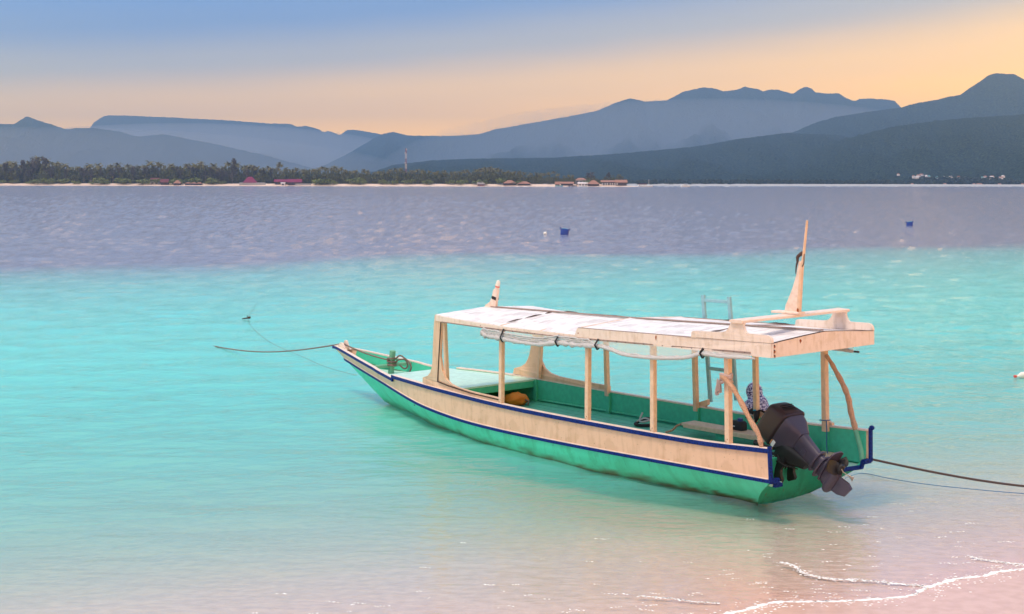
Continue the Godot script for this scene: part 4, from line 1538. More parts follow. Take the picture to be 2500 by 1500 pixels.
func make_curtains():
	var fn := FastNoiseLite.new()
	fn.frequency = 2.5
	var specs := [
		["crumpled clear plastic curtain rolled up under the front part of the roof edge", -1.0, [[5.31, 1.715], [5.2, 1.665], [4.95, 1.655], [4.53, 1.635], [4.0, 1.632], [3.6, 1.685], [3.12, 1.685], [2.82, 1.695]], 0.0401, 1.762, [4.79, 3.58]],
		["smooth grey plastic curtain rolled up and sagging under the rear roof edge", -1.0, [[3.27, 1.69], [2.8, 1.705], [2.53, 1.678], [2.31, 1.640], [1.89, 1.636], [1.48, 1.662], [1.17, 1.70], [0.96, 1.755], [0.63, 1.755], [0.21, 1.77]], 0.021, 1.80, [2.785, 0.93]],
		["rolled plastic curtain under the far rear roof edge", 1.0, [[3.2, 1.70], [2.4, 1.68], [1.4, 1.69], [0.6, 1.69], [0.24, 1.68]], 0.024, 1.80, [2.6, 0.9]]]
	for sp in specs:
		var s: float = sp[1]
		var mid := Vector3(sp[2][0][0], 1.6, s * 0.95)
		var cu := on_boat("rolled_curtain", sp[0], "curtain", mid)
		var ctrl := []
		for q in sp[2]:
			ctrl.append(Vector3(q[0], q[1], s * (roof_half(q[0]) + 0.034)))
		var cv := curve(ctrl, 8)
		var rd := []
		for i in cv.size():
			rd.append((0.028 if sp[3] > 0.04 else sp[3]) * (1.0 + (1.2 if sp[3] > 0.04 else 0.25) * fn.get_noise_1d(i * 2.9)) * minf(1.0, 0.55 + 0.2 * minf(i, cv.size() - 1 - i)))
		var st := tool_()
		tube(st, cv, rd, 10)
		done(st, "roll", M.vinyl_roll, cu, -mid)
		# loose folds bunched above the roll
		for k in (4 if sp[3] > 0.04 else 1):
			st = tool_()
			var fold := PackedVector3Array()
			var fr := []
			for i in cv.size():
				var up: float = (0.02 + 0.022 * k) * minf(1.0, minf(i, cv.size() - 1 - i) / 5.0)
				fold.append(cv[i] + Vector3(0, up + 0.016 * fn.get_noise_2d(i * 2.0, k * 30.0), s * (-0.006 + 0.012 * fn.get_noise_2d(i * 3.0, k * 50.0))))
				fr.append(0.010 + 0.008 * absf(fn.get_noise_2d(i * 4.0, k * 11.0)))
			tube(st, fold, fr, 6)
			done(st, "fold", M.vinyl_roll, cu, -mid)
		# thin film from the batten down to the roll
		st = tool_()
		var rows := []
		for i in cv.size():
			var p := cv[i]
			var top := lin(p.x, [0.22, 3.25, 5.3], [1.818, 1.765, 1.760])
			var row := PackedVector3Array()
			for k in 5:
				var t := k / 4.0
				row.append(Vector3(p.x, lerpf(maxf(top, p.y + 0.01), p.y, t), s * (roof_half(p.x) + 0.018 + 0.012 * t + 0.006 * fn.get_noise_2d(p.x * 3, t * 2))))
			rows.append(row)
		sheet(st, rows)
		done(st, "film", M.vinyl, cu, -mid)
		for u in sp[5]:
			var y := 0.0
			for i in cv.size() - 1:
				if (cv[i].x - u) * (cv[i + 1].x - u) <= 0:
					y = cv[i].y
			st = tool_()
			var hh: float = roof_half(u)
			var tp := lin(u, [0.22, 3.25, 5.3], [1.832, 1.79, 1.785])
			var loop := [Vector3(u, tp, s * (hh + 0.022)), Vector3(u, y + 0.02, s * (hh + 0.085)), Vector3(u, y - 0.045, s * (hh + 0.045)), Vector3(u, y, s * (hh - 0.012))]
			for i in 3:
				bar(st, loop[i], loop[i + 1], 0.032, 0.005, Vector3(0, 0.3, 1))
			done(st, "strap", M.strap, cu, -mid)
		st = tool_()
		var e := cv[cv.size() - 1]
		tube(st, PackedVector3Array([e + Vector3(0.02, 0, 0), e - Vector3(0.07, 0, 0)]), 0.012, 8)
		done(st, "pipe_end", M.vinyl_roll if s < 0 else M.iron, cu, -mid)

func make_ropes():
	# bow mooring rope: round the post, over the chock, out and down into the water
	var inv := boat_xf.affine_inverse()
	var st := tool_()
	var a := Vector3(9.22, 0.885, -0.05)
	var c := Vector3(10.84, 1.035, 0.0)
	var e := inv * Vector3(-7.25, -0.06, -32.6)
	var pts := PackedVector3Array()
	for i in 9:
		var t := i / 8.0
		pts.append(a.lerp(c, t) - Vector3(0, 0.03 * sin(PI * t), 0))
	for i in range(1, 41):
		var t := i / 40.0
		pts.append(c.lerp(e, t) - Vector3(0, 0.17 * sin(PI * t), 0))
	tube(st, pts, 0.013, 7)
	var rope := on_boat("bow_mooring_rope", "grey brown rope from the bow post out into the water", "rope", Vector3(9.2, 0.66, 0))
	var off := -Vector3(9.2, 0.66, 0)
	done(st, "line", M.rope, rope, off)
	st = tool_()
	var coil := []
	for i in 61:
		var an := TAU * i / 12.0
		var y := 0.775 + 0.135 * i / 60.0 + 0.02 * sin(an * 0.5)
		coil.append(Vector3(9.235 + cos(an) * (0.075 + 0.012 * sin(i * 0.7)), y, sin(an) * (0.075 + 0.012 * cos(i * 0.9))))
	tube(st, PackedVector3Array(coil), 0.014, 6)
	done(st, "wrapped_turns", M.rope, rope, off)
	st = tool_()
	tube(st, curve([Vector3(9.17, 0.90, 0.03), Vector3(9.06, 0.97, 0.05), Vector3(8.98, 0.92, 0.10), Vector3(8.90, 0.86, 0.13), Vector3(8.86, 0.78, 0.14), Vector3(8.88, 0.70, 0.12), Vector3(8.78, 0.675, 0.10), Vector3(8.66, 0.69, 0.14), Vector3(8.70, 0.72, 0.22), Vector3(8.80, 0.70, 0.20), Vector3(8.70, 0.675, 0.10), Vector3(8.60, 0.675, -0.02), Vector3(8.85, 0.675, -0.10), Vector3(9.0, 0.675, -0.05), Vector3(8.75, 0.68, 0.02)], 6), 0.014, 6)
	tube(st, curve([Vector3(9.17, 0.88, 0.05), Vector3(9.02, 0.90, 0.12), Vector3(9.0, 0.80, 0.16), Vector3(9.06, 0.74, 0.14), Vector3(9.12, 0.80, 0.08)], 6), 0.014, 6)
	done(st, "loose_tail", M.rope, rope, off)
	# stern rope to the shore
	st = tool_()
	var s0 := boat_xf * Vector3(0.02, 0.43, 0.87)
	var s1 := Vector3(9.4, 0.45, -16.2)
	var sp := PackedVector3Array()
	for i in 25:
		var t := i / 24.0
		sp.append(s0.lerp(s1, t) - Vector3(0, 0.34 * sin(PI * t), 0) - s0)
	tube(st, sp, 0.014, 7)
	var sr := thing("stern_mooring_rope", "dark rope running from the stern to the shore", "rope", Transform3D(Basis.IDENTITY, s0))
	done(st, "line", M.dark_rope, sr)
	# thin blue line adrift
	st = tool_()
	var bp := [Vector3(4.30, -0.10, -17.95), Vector3(4.48, 0.0, -17.815), Vector3(4.717, 0.02, -17.422), Vector3(5.03, 0.025, -17.094), Vector3(5.46, 0.018, -16.868), Vector3(6.109, 0.012, -16.607), Vector3(6.9, 0.03, -16.3)]
	var b0: Vector3 = bp[1]
	for i in bp.size():
		bp[i] -= b0
	tube(st, curve(bp, 6), 0.0045, 5)
	var bl := thing("blue_line", "thin blue cord drifting on the shallow water behind the motor", "cord", Transform3D(Basis.IDENTITY, b0))
	done(st, "cord", M.blue_rope, bl)
	# thin line with a stick floating off the bow
	st = tool_()
	var fp := [Vector3(-7.834, 0.01, -42.728), Vector3(-7.269, 0.02, -38.415), Vector3(-6.669, 0.02, -35.69), Vector3(-5.594, 0.02, -32.222), Vector3(-4.493, 0.02, -29.648), Vector3(-3.684, 0.02, -27.818), Vector3(-2.983, 0.0, -26.817)]
	var f0: Vector3 = fp[1]
	for i in fp.size():
		fp[i] -= f0
	tube(st, curve(fp, 10), 0.003, 5)
	var fl := thing("floating_line", "thin grey line lying on the turquoise water off the bow", "line", Transform3D(Basis.IDENTITY, f0))
	done(st, "line", M.rope, fl)
	st = tool_()
	tube(st, curve([Vector3(-0.16, 0.01, 0.05), Vector3(-0.02, 0.03, 0.0), Vector3(0.06, 0.045, 0.0)], 4), [0.01, 0.015, 0.018, 0.02, 0.024, 0.03, 0.034, 0.034, 0.03], 6)
	tube(st, PackedVector3Array([Vector3(0.0, 0.04, 0), Vector3(-0.03, 0.10, 0.0)]), 0.01, 5)
	var tw := thing("driftwood", "short dark stick floating beside the thin grey line", "stick", Transform3D(Basis.IDENTITY, Vector3(-7.18, 0.0, -37.9)))
	done(st, "stick", M.dark_wood, tw)

# ---------- a person, as one continuous skin meshed from tapered bones ----------
func bones_mesh(st: SurfaceTool, bones: Array, cell: float, blend: float):
	var lo := Vector3.INF
	var hi := -Vector3.INF
	for b in bones:
		var r: float = maxf(b[2], b[3])
		for p in [b[0], b[1]]:
			lo = lo.min(p - Vector3.ONE * (r + cell * 2))
			hi = hi.max(p + Vector3.ONE * (r + cell * 2))
	var n := Vector3i(((hi - lo) / cell).ceil()) + Vector3i.ONE
	var f := PackedFloat32Array()
	f.resize(n.x * n.y * n.z)
	f.fill(10.0)
	for b in bones:
		var a: Vector3 = b[0]
		var ab: Vector3 = b[1] - b[0]
		var l2 := maxf(ab.length_squared(), 1e-9)
		var r0: float = b[2]
		var r1: float = b[3]
		var m := Vector3.ONE * (maxf(r0, r1) + blend + cell * 2)
		var i0 := Vector3i((a.min(b[1]) - m - lo) / cell).clamp(Vector3i.ZERO, n - Vector3i.ONE)
		var i1 := Vector3i((a.max(b[1]) + m - lo) / cell).clamp(Vector3i.ZERO, n - Vector3i.ONE)
		for z in range(i0.z, i1.z + 1):
			for y in range(i0.y, i1.y + 1):
				for x in range(i0.x, i1.x + 1):
					var p := lo + Vector3(x, y, z) * cell
					var t := clampf((p - a).dot(ab) / l2, 0, 1)
					var d := (p - a - ab * t).length() - lerpf(r0, r1, t)
					var k := (z * n.y + y) * n.x + x
					var h := clampf(0.5 + 0.5 * (f[k] - d) / blend, 0, 1)
					f[k] = lerpf(f[k], d, h) - blend * h * (1 - h)
	var at := {}
	var pos := []
	for z in n.z - 1:
		for y in n.y - 1:
			for x in n.x - 1:
				var k := (z * n.y + y) * n.x + x
				var v := [f[k], f[k + 1], f[k + n.x], f[k + n.x + 1], f[k + n.x * n.y], f[k + n.x * n.y + 1], f[k + n.x * n.y + n.x], f[k + n.x * n.y + n.x + 1]]
				var any_in := false
				var any_out := false
				for q in v:
					if q < 0:
						any_in = true
					else:
						any_out = true
				if not (any_in and any_out):
					continue
				var sum := Vector3.ZERO
				var cnt := 0
				for ed in [[0, 1], [2, 3], [4, 5], [6, 7], [0, 2], [1, 3], [4, 6], [5, 7], [0, 4], [1, 5], [2, 6], [3, 7]]:
					var f0: float = v[ed[0]]
					var f1: float = v[ed[1]]
					if (f0 < 0) != (f1 < 0):
						var t := f0 / (f0 - f1)
						var p0 := Vector3(ed[0] & 1, (ed[0] >> 1) & 1, ed[0] >> 2)
						var p1 := Vector3(ed[1] & 1, (ed[1] >> 1) & 1, ed[1] >> 2)
						sum += p0.lerp(p1, t)
						cnt += 1
				at[k] = pos.size()
				pos.append(lo + (Vector3(x, y, z) + sum / cnt) * cell)
	st.set_smooth_group(0)
	var dx := 1
	var dy := n.x
	var dz := n.x * n.y
	for z in range(1, n.z - 1):
		for y in range(1, n.y - 1):
			for x in range(1, n.x - 1):
				var k := (z * n.y + y) * n.x + x
				for ax in [[dx, dy, dz], [dy, dz, dx], [dz, dx, dy]]:
					if (f[k] < 0) != (f[k + ax[0]] < 0):
						var q := [k, k - ax[1], k - ax[1] - ax[2], k - ax[2]]
						if at.has(q[0]) and at.has(q[1]) and at.has(q[2]) and at.has(q[3]):
							if f[k] < 0:
								q.reverse()
							quad(st, pos[at[q[0]]], pos[at[q[1]]], pos[at[q[2]]], pos[at[q[3]]])

func make_person():
	# stands in the shallows on the far side of the boat, turned towards the bow, bent a little
	var base := boat_xf * Vector3(2.22, 0, 1.33)
	base.y = bed_y(base.x, -base.z)
	var face := (boat_xf.basis * Vector3(1, 0, -0.25))
	face.y = 0
	face = face.normalized()
	var xf := Transform3D(Basis(face.cross(Vector3.UP).normalized() * -1.0, Vector3.UP, -face), base)
	var pe := thing("person", "person in a blue and white patterned headscarf and pink top behind the boat", "person", xf)
	var top := 1.04 - base.y
	var s := top / 1.52
	var V := func(x, y, z): return Vector3(x, y, z) * s
	var body := [
		[V.call(0.09, 0.03, -0.10), V.call(0.09, 0.05, 0.04), 0.03, 0.04], [V.call(-0.09, 0.03, -0.10), V.call(-0.09, 0.05, 0.04), 0.03, 0.04],
		[V.call(0.09, 0.07, 0.03), V.call(0.10, 0.42, 0.0), 0.042, 0.055], [V.call(-0.09, 0.07, 0.03), V.call(-0.10, 0.42, 0.0), 0.042, 0.055],
		[V.call(0.10, 0.42, 0.0), V.call(0.09, 0.78, 0.02), 0.058, 0.085], [V.call(-0.10, 0.42, 0.0), V.call(-0.09, 0.78, 0.02), 0.058, 0.085],
		[V.call(0.0, 0.82, 0.02), V.call(0.0, 1.02, 0.0), 0.13, 0.115], [V.call(0.0, 1.02, 0.0), V.call(0.0, 1.18, -0.04), 0.115, 0.125],
		[V.call(-0.12, 1.21, -0.06), V.call(0.12, 1.21, -0.06), 0.06, 0.06], [V.call(0, 1.22, -0.06), V.call(0, 1.32, -0.09), 0.05, 0.048],
		[V.call(0, 1.39, -0.11), V.call(0, 1.435, -0.10), 0.085, 0.08], [V.call(0, 1.345, -0.15), V.call(0, 1.36, -0.14), 0.045, 0.05], [V.call(0, 1.385, -0.20), V.call(0, 1.41, -0.185), 0.014, 0.01],
		[V.call(0.17, 1.20, -0.06), V.call(0.22, 0.95, -0.08), 0.046, 0.038], [V.call(-0.17, 1.20, -0.06), V.call(-0.22, 0.95, -0.08), 0.046, 0.038],
		[V.call(0.22, 0.95, -0.08), V.call(0.15, 0.82, -0.26), 0.037, 0.026], [V.call(-0.22, 0.95, -0.08), V.call(-0.15, 0.82, -0.26), 0.037, 0.026]]
	for sd in [-1.0, 1.0]:
		body.append([V.call(sd * 0.15, 0.82, -0.26), V.call(sd * 0.135, 0.80, -0.33), 0.026, 0.028])
		for k in 4:
			body.append([V.call(sd * (0.16 - 0.017 * k), 0.80, -0.33), V.call(sd * (0.158 - 0.017 * k), 0.775, -0.395 - 0.01 * (1 if k in [1, 2] else 0)), 0.010, 0.008])
		body.append([V.call(sd * 0.12, 0.81, -0.29), V.call(sd * 0.095, 0.80, -0.34), 0.012, 0.009])
	var st := tool_()
	bones_mesh(st, body, 0.014, 0.02)
	var bo := done(st, "body", M.skin, pe)
	# long pink top
	st = tool_()
	bones_mesh(st, [[V.call(0.0, 0.70, 0.02), V.call(0.0, 1.02, 0.0), 0.175, 0.145], [V.call(0.0, 1.02, 0.0), V.call(0.0, 1.17, -0.04), 0.14, 0.145], [V.call(-0.12, 1.20, -0.06), V.call(0.12, 1.20, -0.06), 0.085, 0.085], [V.call(0.17, 1.19, -0.06), V.call(0.22, 0.95, -0.08), 0.065, 0.056], [V.call(-0.17, 1.19, -0.06), V.call(-0.22, 0.95, -0.08), 0.065, 0.056], [V.call(0.22, 0.95, -0.08), V.call(0.16, 0.83, -0.23), 0.055, 0.045], [V.call(-0.22, 0.95, -0.08), V.call(-0.16, 0.83, -0.23), 0.055, 0.045], [V.call(0.07, 0.45, 0.0), V.call(0.05, 0.72, 0.02), 0.12, 0.14], [V.call(-0.07, 0.45, 0.0), V.call(-0.05, 0.72, 0.02), 0.12, 0.14]], 0.022, 0.04)
	done(st, "pink_top", M.pink_cloth, pe)
	# headscarf over head and shoulders, open at the face
	st = tool_()
	bones_mesh(st, [[V.call(0, 1.40, -0.085), V.call(0, 1.425, -0.08), 0.105, 0.10], [V.call(0, 1.30, -0.06), V.call(0, 1.38, -0.07), 0.095, 0.10], [V.call(-0.13, 1.17, -0.05), V.call(0.13, 1.17, -0.05), 0.115, 0.115], [V.call(0, 1.02, 0.02), V.call(0, 1.2, -0.02), 0.165, 0.14]], 0.016, 0.03)
	done(st, "headscarf", M.headscarf, pe)

# ================= BUOYS AND FLOTSAM =================
func make_floats():
	var specs := [[Vector3(3.82, 0, -101.4), "blue plastic drum buoy floating beside the small white float", 0.30, 0.42, 0.25], [Vector3(35.4, 0, -123.8), "blue plastic drum buoy floating alone right of the boat's mast", 0.27, 0.36, -0.12]]
	for q in specs:
		var o := thing("drum_buoy", q[1], "buoy", Transform3D(Basis(Vector3(0, 0, 1), -q[4] * 0.5), q[0]), "blue drum buoys")
		var st := tool_()
		var rings := []
		for k in [[-0.20, 0.92], [-0.17, 1.0], [0.02, 1.0], [0.04, 1.03], [0.06, 1.0], [q[3] * 0.85, 1.0], [q[3], 0.86]]:
			rings.append(ellipse_ring(Vector3(0, k[0], 0), Vector3(q[2] * k[1], 0, 0), Vector3(0, 0, q[2] * 0.75 * k[1]), 18, 0.6))
		loft(st, rings)
		done(st, "drum", M.blue_plastic, o)
		for s in [-1.0, 1.0]:
			st = tool_()
			tube(st, curve([Vector3(s * q[2] * 0.8, q[3] - 0.02, 0), Vector3(s * q[2] * 1.15, q[3] + 0.05, 0), Vector3(s * q[2] * 1.2, q[3] - 0.03, 0), Vector3(s * q[2], q[3] - 0.1, 0)], 4), 0.03, 6)
			done(st, "handle", M.blue_plastic, o)
		st = tool_()
		box(st, Vector3(0, q[3] + 0.015, 0), Vector3(q[2] * 1.3, 0.03, q[2] * 0.9))
		done(st, "lid", M.cyan_plastic, o)
	var f := thing("float_ball", "small white ball float on the purple blue water", "float", Transform3D(Basis.IDENTITY, Vector3(2.415, 0, -101.3)))
	var st := tool_()
	ball(st, Vector3(0, 0.08, 0), Vector3(0.13, 0.13, 0.13), 8)
	done(st, "ball", M.white_plastic, f)
	st = tool_()
	tube(st, PackedVector3Array([Vector3(-0.06, 0.0, 0.1), Vector3(-0.14, -0.03, 0.1)]), 0.02, 6)
	done(st, "eye", M.dark_wood, f)
	var w := thing("floating_bottle", "pale float with a dark red tip at the right edge of the water", "float", Transform3D(Basis(Vector3.UP, 0.2), Vector3(9.78, 0.0, -26.7)))
	st = tool_()
	tube(st, PackedVector3Array([Vector3(-0.10, 0.02, 0), Vector3(-0.06, 0.025, 0), Vector3(0.0, 0.045, 0), Vector3(0.25, 0.06, 0), Vector3(0.3, 0.05, 0)]), [0.02, 0.024, 0.055, 0.06, 0.03], 10)
	done(st, "bottle", M.white_plastic, w)
	st = tool_()
	tube(st, PackedVector3Array([Vector3(-0.15, 0.02, 0), Vector3(-0.10, 0.02, 0)]), 0.026, 8)
	done(st, "tip", M.red_plastic, w)

# ================= THE ISLAND ACROSS THE WATER =================
const TOP_X := [-717, -697, -687, -671, -665, -650, -636, -623, -613, -603, -594, -587, -575, -559, -544, -531, -512, -496, -485, -470, -458, -440, -428, -423, -412, -395, -383, -379, -365, -344, -330, -307, -279, -261, -244, -230, -212, -193, -170, -139, -91, -63, -44, -29, -19, 12, 18, 37, 58, 66, 83, 95, 109, 124, 134, 146, 152]
const TOP_H := [34.5, 37.4, 43.1, 41.9, 33.9, 31.6, 29.4, 31.6, 29.9, 34.5, 34.5, 30.5, 32.8, 30.5, 31.1, 30.5, 36.2, 32.2, 32.8, 30.5, 35.0, 33.9, 31.6, 27.7, 30.0, 35.0, 36.1, 29.4, 28.8, 28.3, 25.5, 26.6, 27.7, 26.1, 27.2, 23.8, 23.3, 21.6, 25.5, 22.8, 23.3, 21.7, 26.1, 28.0, 24.5, 22.3, 16.8, 20.6, 20.7, 16.3, 16.8, 12.5, 20.7, 9.2, 18.5, 16.9, 7.7]

func isle_dep(x: float) -> float:
	return 1867.5 - 0.115 * x

func isle_at(x: float, back: float) -> Vector3:
	return Vector3(x, minf(3.2, back * 0.13) * clampf((175.0 - x) / 30.0, 0.2, 1.0), -(isle_dep(x) + back))

var leaf_mats := {}
func leaf_mat(called: String, c: Color) -> StandardMaterial3D:
	if not leaf_mats.has(called):
		var m := mat(called, c, 0.8)
		m.vertex_color_use_as_albedo = true
		m.backlight_enabled = true
		m.backlight = Color(0.15, 0.17, 0.06)
		leaf_mats[called] = m
	return leaf_mats[called]

# leaf sprays scattered through lobes; unit-height tree
func crown_mesh(lobes: Array, count: int, size: float, r: RandomNumberGenerator, upright := 0.0) -> SurfaceTool:
	var st := tool_()
	st.set_smooth_group(-1)
	for i in count:
		var l: Array = lobes[r.randi() % lobes.size()]
		var d := Vector3(r.randfn(), r.randfn(), r.randfn()).normalized()
		var p: Vector3 = l[0] + d * l[1] * pow(r.randf(), 0.4)
		var s := size * r.randf_range(0.6, 1.3)
		var bas := Basis.from_euler(Vector3(r.randf() * TAU, r.randf() * TAU, r.randf() * TAU))
		var g := r.randf_range(0.6, 1.3)
		st.set_color(Color(g * r.randf_range(0.92, 1.08), g, g * r.randf_range(0.85, 1.1)))
		var x := bas.x * s
		var y := (bas.y.lerp(Vector3.UP, upright)).normalized() * s * (1.0 + upright)
		tri(st, p - x * 0.5, p + y, p + x * 0.5)
		tri(st, p - x * 0.5, p + x * 0.5, p - y * 0.6)
	return st

func proto_tree(called: String, crown: SurfaceTool, leaf: Material, trunk_pts: Array, r0: float, limbs: Array = []) -> Node3D:
	var o := Node3D.new()
	o.name = called
	var st := tool_()
	var cv := curve(trunk_pts, 3)
	var rd := []
	for i in cv.size():
		rd.append(lerpf(r0, r0 * 0.45, float(i) / cv.size()))
	tube(st, cv, rd, 6)
	for l in limbs:
		tube(st, PackedVector3Array([l[0], l[1]]), [r0 * 0.5, r0 * 0.2], 5)
	done(st, "trunk", M.palm_trunk, o)
	done(crown, "crown", leaf, o)
	return o

func palm(r: RandomNumberGenerator) -> Node3D:
	var st := tool_()
	st.set_smooth_group(-1)
	var lean := Vector3(r.randf_range(-0.06, 0.06), 0, r.randf_range(-0.06, 0.06))
	var head := Vector3(0, 0.86, 0) + lean
	for k in 22:
		var az := TAU * k / 22.0 + r.randf_range(-0.15, 0.15)
		var el := r.randf_range(-0.35, 1.25)
		var dir := Vector3(cos(az) * cos(el), sin(el), sin(az) * cos(el))
		var side := Vector3(-sin(az), 0, cos(az))
		var p := head
		var len := r.randf_range(0.20, 0.27)
		var g := r.randf_range(0.55, 1.35)
		st.set_color(Color(g * 1.05, g, g * 0.9) if r.randf() < 0.85 else Color(1.9, 1.2, 0.9))
		var prev_w := 0.006
		for j in 5:
			var q := p + dir * len / 5.0
			var w: float = [0.036, 0.042, 0.036, 0.024, 0.003][j]
			var drop := Vector3(0, -0.018, 0)
			quad(st, p - side * prev_w + drop, q - side * w + drop, q, p)
			quad(st, p, q, q + side * w + drop, p + side * prev_w + drop)
			p = q
			prev_w = w
			dir = (dir + Vector3(0, -0.28, 0)).normalized()
	return proto_tree("palm", st, leaf_mat("palm_leaf", Color(0.17, 0.15, 0.05)), [Vector3.ZERO, Vector3(lean.x * 0.2, 0.4, lean.z * 0.2), head], 0.011)

func make_island():
	var r := RandomNumberGenerator.new()
	r.seed = 99
	mat("palm_trunk", Color(0.17, 0.13, 0.11), 0.9)
	mat("far_sand", Color(0.80, 0.60, 0.48), 0.9)
	mat("thatch", Color(0.36, 0.18, 0.13), 0.95)
	mat("tile_red", Color(0.14, 0.025, 0.035), 0.8)
	mat("tile_magenta", Color(0.20, 0.012, 0.07), 0.8)
	mat("white_wall", Color(0.72, 0.66, 0.66), 0.8)
	mat("dark_wall", Color(0.09, 0.05, 0.05), 0.9)
	mat("grey_wall", Color(0.36, 0.33, 0.33), 0.9)
	mat("window_dark", Color(0.03, 0.03, 0.04), 0.3)
	mat("mast_red", Color(0.30, 0.08, 0.10), 0.6)
	mat("hull_white", Color(0.78, 0.76, 0.75), 0.5)
	mat("hull_teal", Color(0.16, 0.42, 0.48), 0.5)
	# --- ground
	var st := tool_()
	var rows := []
	for b in [-10.0, 0.0, 8.0, 16.0, 24.0, 60.0, 200.0, 340.0]:
		var row := PackedVector3Array()
		for i in 121:
			var x := -1300.0 + 1490.0 * i / 120.0
			var tip := clampf((190.0 - x) / 60.0, 0.0, 1.0)
			var y := -1.0 if b < 0 else isle_at(x, b).y * pow(tip, 0.6) + 0.12 * sin(x * 0.11) * clampf(b / 8.0, 0, 1)
			if b > 300:
				y = -1.0
			if i == 120:
				y = -1.0
			row.append(Vector3(x, y, -(isle_dep(x) + b * maxf(tip, 0.25))))
		rows.append(row)
	sheet(st, rows)
	setting(done(st, "island", M.far_sand))
	# --- trees: a few kinds, then every tree of its own
	var palms := [palm(r), palm(r), palm(r), palm(r)]
	var dark := leaf_mat("casuarina_leaf", Color(0.080, 0.062, 0.048))
	var green := leaf_mat("broad_leaf", Color(0.115, 0.115, 0.036))
	var lime := leaf_mat("shrub_leaf", Color(0.20, 0.23, 0.045))
	var casuarinas := []
	for k in 3:
		var lobes := []
		for j in 11:
			var h := r.randf_range(0.25, 0.95)
			lobes.append([Vector3(r.randfn(0, 0.13) * (1.25 - h), h, r.randfn(0, 0.13) * (1.25 - h)), Vector3(0.10, 0.13, 0.10) * (1.25 - h * 0.6)])
		casuarinas.append(proto_tree("casuarina", crown_mesh(lobes, 520, 0.030, r, 0.6), dark, [Vector3.ZERO, Vector3(0.01, 0.5, 0), Vector3(0, 0.92, 0)], 0.018, [[Vector3(0, 0.4, 0), Vector3(0.15, 0.62, 0.05)], [Vector3(0, 0.5, 0), Vector3(-0.14, 0.75, 0)]]))
	var broads := []
	for k in 3:
		var lobes := []
		for j in 12:
			var an := r.randf() * TAU
			var rad := r.randf_range(0.0, 0.42)
			lobes.append([Vector3(cos(an) * rad, 0.72 - rad * 0.5 + r.randf_range(-0.18, 0.1), sin(an) * rad), Vector3(0.20, 0.15, 0.20)])
		broads.append(proto_tree("broad", crown_mesh(lobes, 560, 0.055, r), green, [Vector3.ZERO, Vector3(0.02, 0.3, 0), Vector3(0, 0.6, 0)], 0.03, [[Vector3(0, 0.35, 0), Vector3(0.25, 0.6, 0.05)], [Vector3(0, 0.35, 0), Vector3(-0.25, 0.62, 0)]]))
	var shrubs := []
	for k in 2:
		var lobes := []
		for j in 9:
			lobes.append([Vector3(r.randf_range(-0.8, 0.8), r.randf_range(0.3, 0.62), r.randf_range(-0.5, 0.5)), Vector3(0.38, 0.30, 0.35)])
		shrubs.append(proto_tree("shrub", crown_mesh(lobes, 420, 0.13, r), lime, [Vector3.ZERO, Vector3(0, 0.2, 0), Vector3(0.05, 0.45, 0)], 0.04, [[Vector3(0, 0.1, 0), Vector3(0.4, 0.5, 0)], [Vector3(0, 0.1, 0), Vector3(-0.4, 0.5, 0.1)]]))
	var put := func(proto: Node3D, called: String, label: String, cat: String, group: String, x: float, back: float, h: float, wide: float):
		var o: Node3D = proto.duplicate()
		o.name = numbered(called)
		add_child(o)
		o.transform = Transform3D(Basis(Vector3.UP, r.randf() * TAU).scaled(Vector3(h * wide, h, h * wide)), isle_at(x, back) - Vector3(0, 0.3, 0))
		tag(o, label, cat, group)
	# the ones that stand out
	put.call(casuarinas[0], "casuarina_tree", "tallest dark feathery tree of the island, near its left end", "tree", "", -683.0, 45.0, 41.5, 1.0)
	put.call(casuarinas[1], "casuarina_tree", "second tall dark feathery tree close beside the tallest one", "tree", "", -671.0, 50.0, 41.0, 0.9)
	put.call(casuarinas[2], "casuarina_tree", "dark forked feathery tree rising above the palms left of the purple roof", "tree", "", -389.0, 42.0, 35.5, 1.0)
	put.call(palms[0], "coconut_palm", "lone tall palm sticking out above all its neighbours", "palm tree", "", -336.0, 95.0, 32.5, 0.9)
	put.call(broads[0], "broadleaf_tree", "flat topped dark tree standing above the palms behind the magenta tent", "tree", "", -31.0, 90.0, 26.0, 0.85)
	put.call(casuarinas[0], "casuarina_tree", "dark pointed tree behind the thatched roofs near the island's tip", "tree", "", 108.0, 60.0, 19.0, 1.9)
	put.call(casuarinas[1], "casuarina_tree", "thin round headed tree above the long restaurant roof", "tree", "", 133.0, 52.0, 17.5, 1.4)
	put.call(broads[1], "broadleaf_tree", "last bushy dark tree before the island's sandy tip", "tree", "", 147.0, 50.0, 16.0, 0.95)
	put.call(shrubs[0], "shrub", "bright yellow green bush at the foot of the left wood", "shrub", "", -575.0, 14.0, 12.0, 0.9)
	for q in [[-470, 9.0], [-455, 8.0], [-438, 9.5]]:
		put.call(shrubs[1], "shrub", "trimmed lime green hedge bush behind the beach pavilions", "shrub", "lime hedge behind the pavilions", float(q[0]), 22.0, q[1], 1.0)
	put.call(shrubs[0], "shrub", "large rounded grey green bush left of the purple roof", "shrub", "", -415.0, 16.0, 11.5, 0.85)
	put.call(broads[2], "broadleaf_tree", "wide yellow green tree in front of the palms right of the mast", "tree", "", -118.0, 30.0, 11.5, 1.25)
	put.call(broads[0], "broadleaf_tree", "dark round tree left of the magenta tent", "tree", "", -52.0, 26.0, 12.5, 0.95)
	put.call(broads[1], "broadleaf_tree", "round tree between the second and third thatched roofs", "tree", "", 52.0, 22.0, 11.0, 1.0)
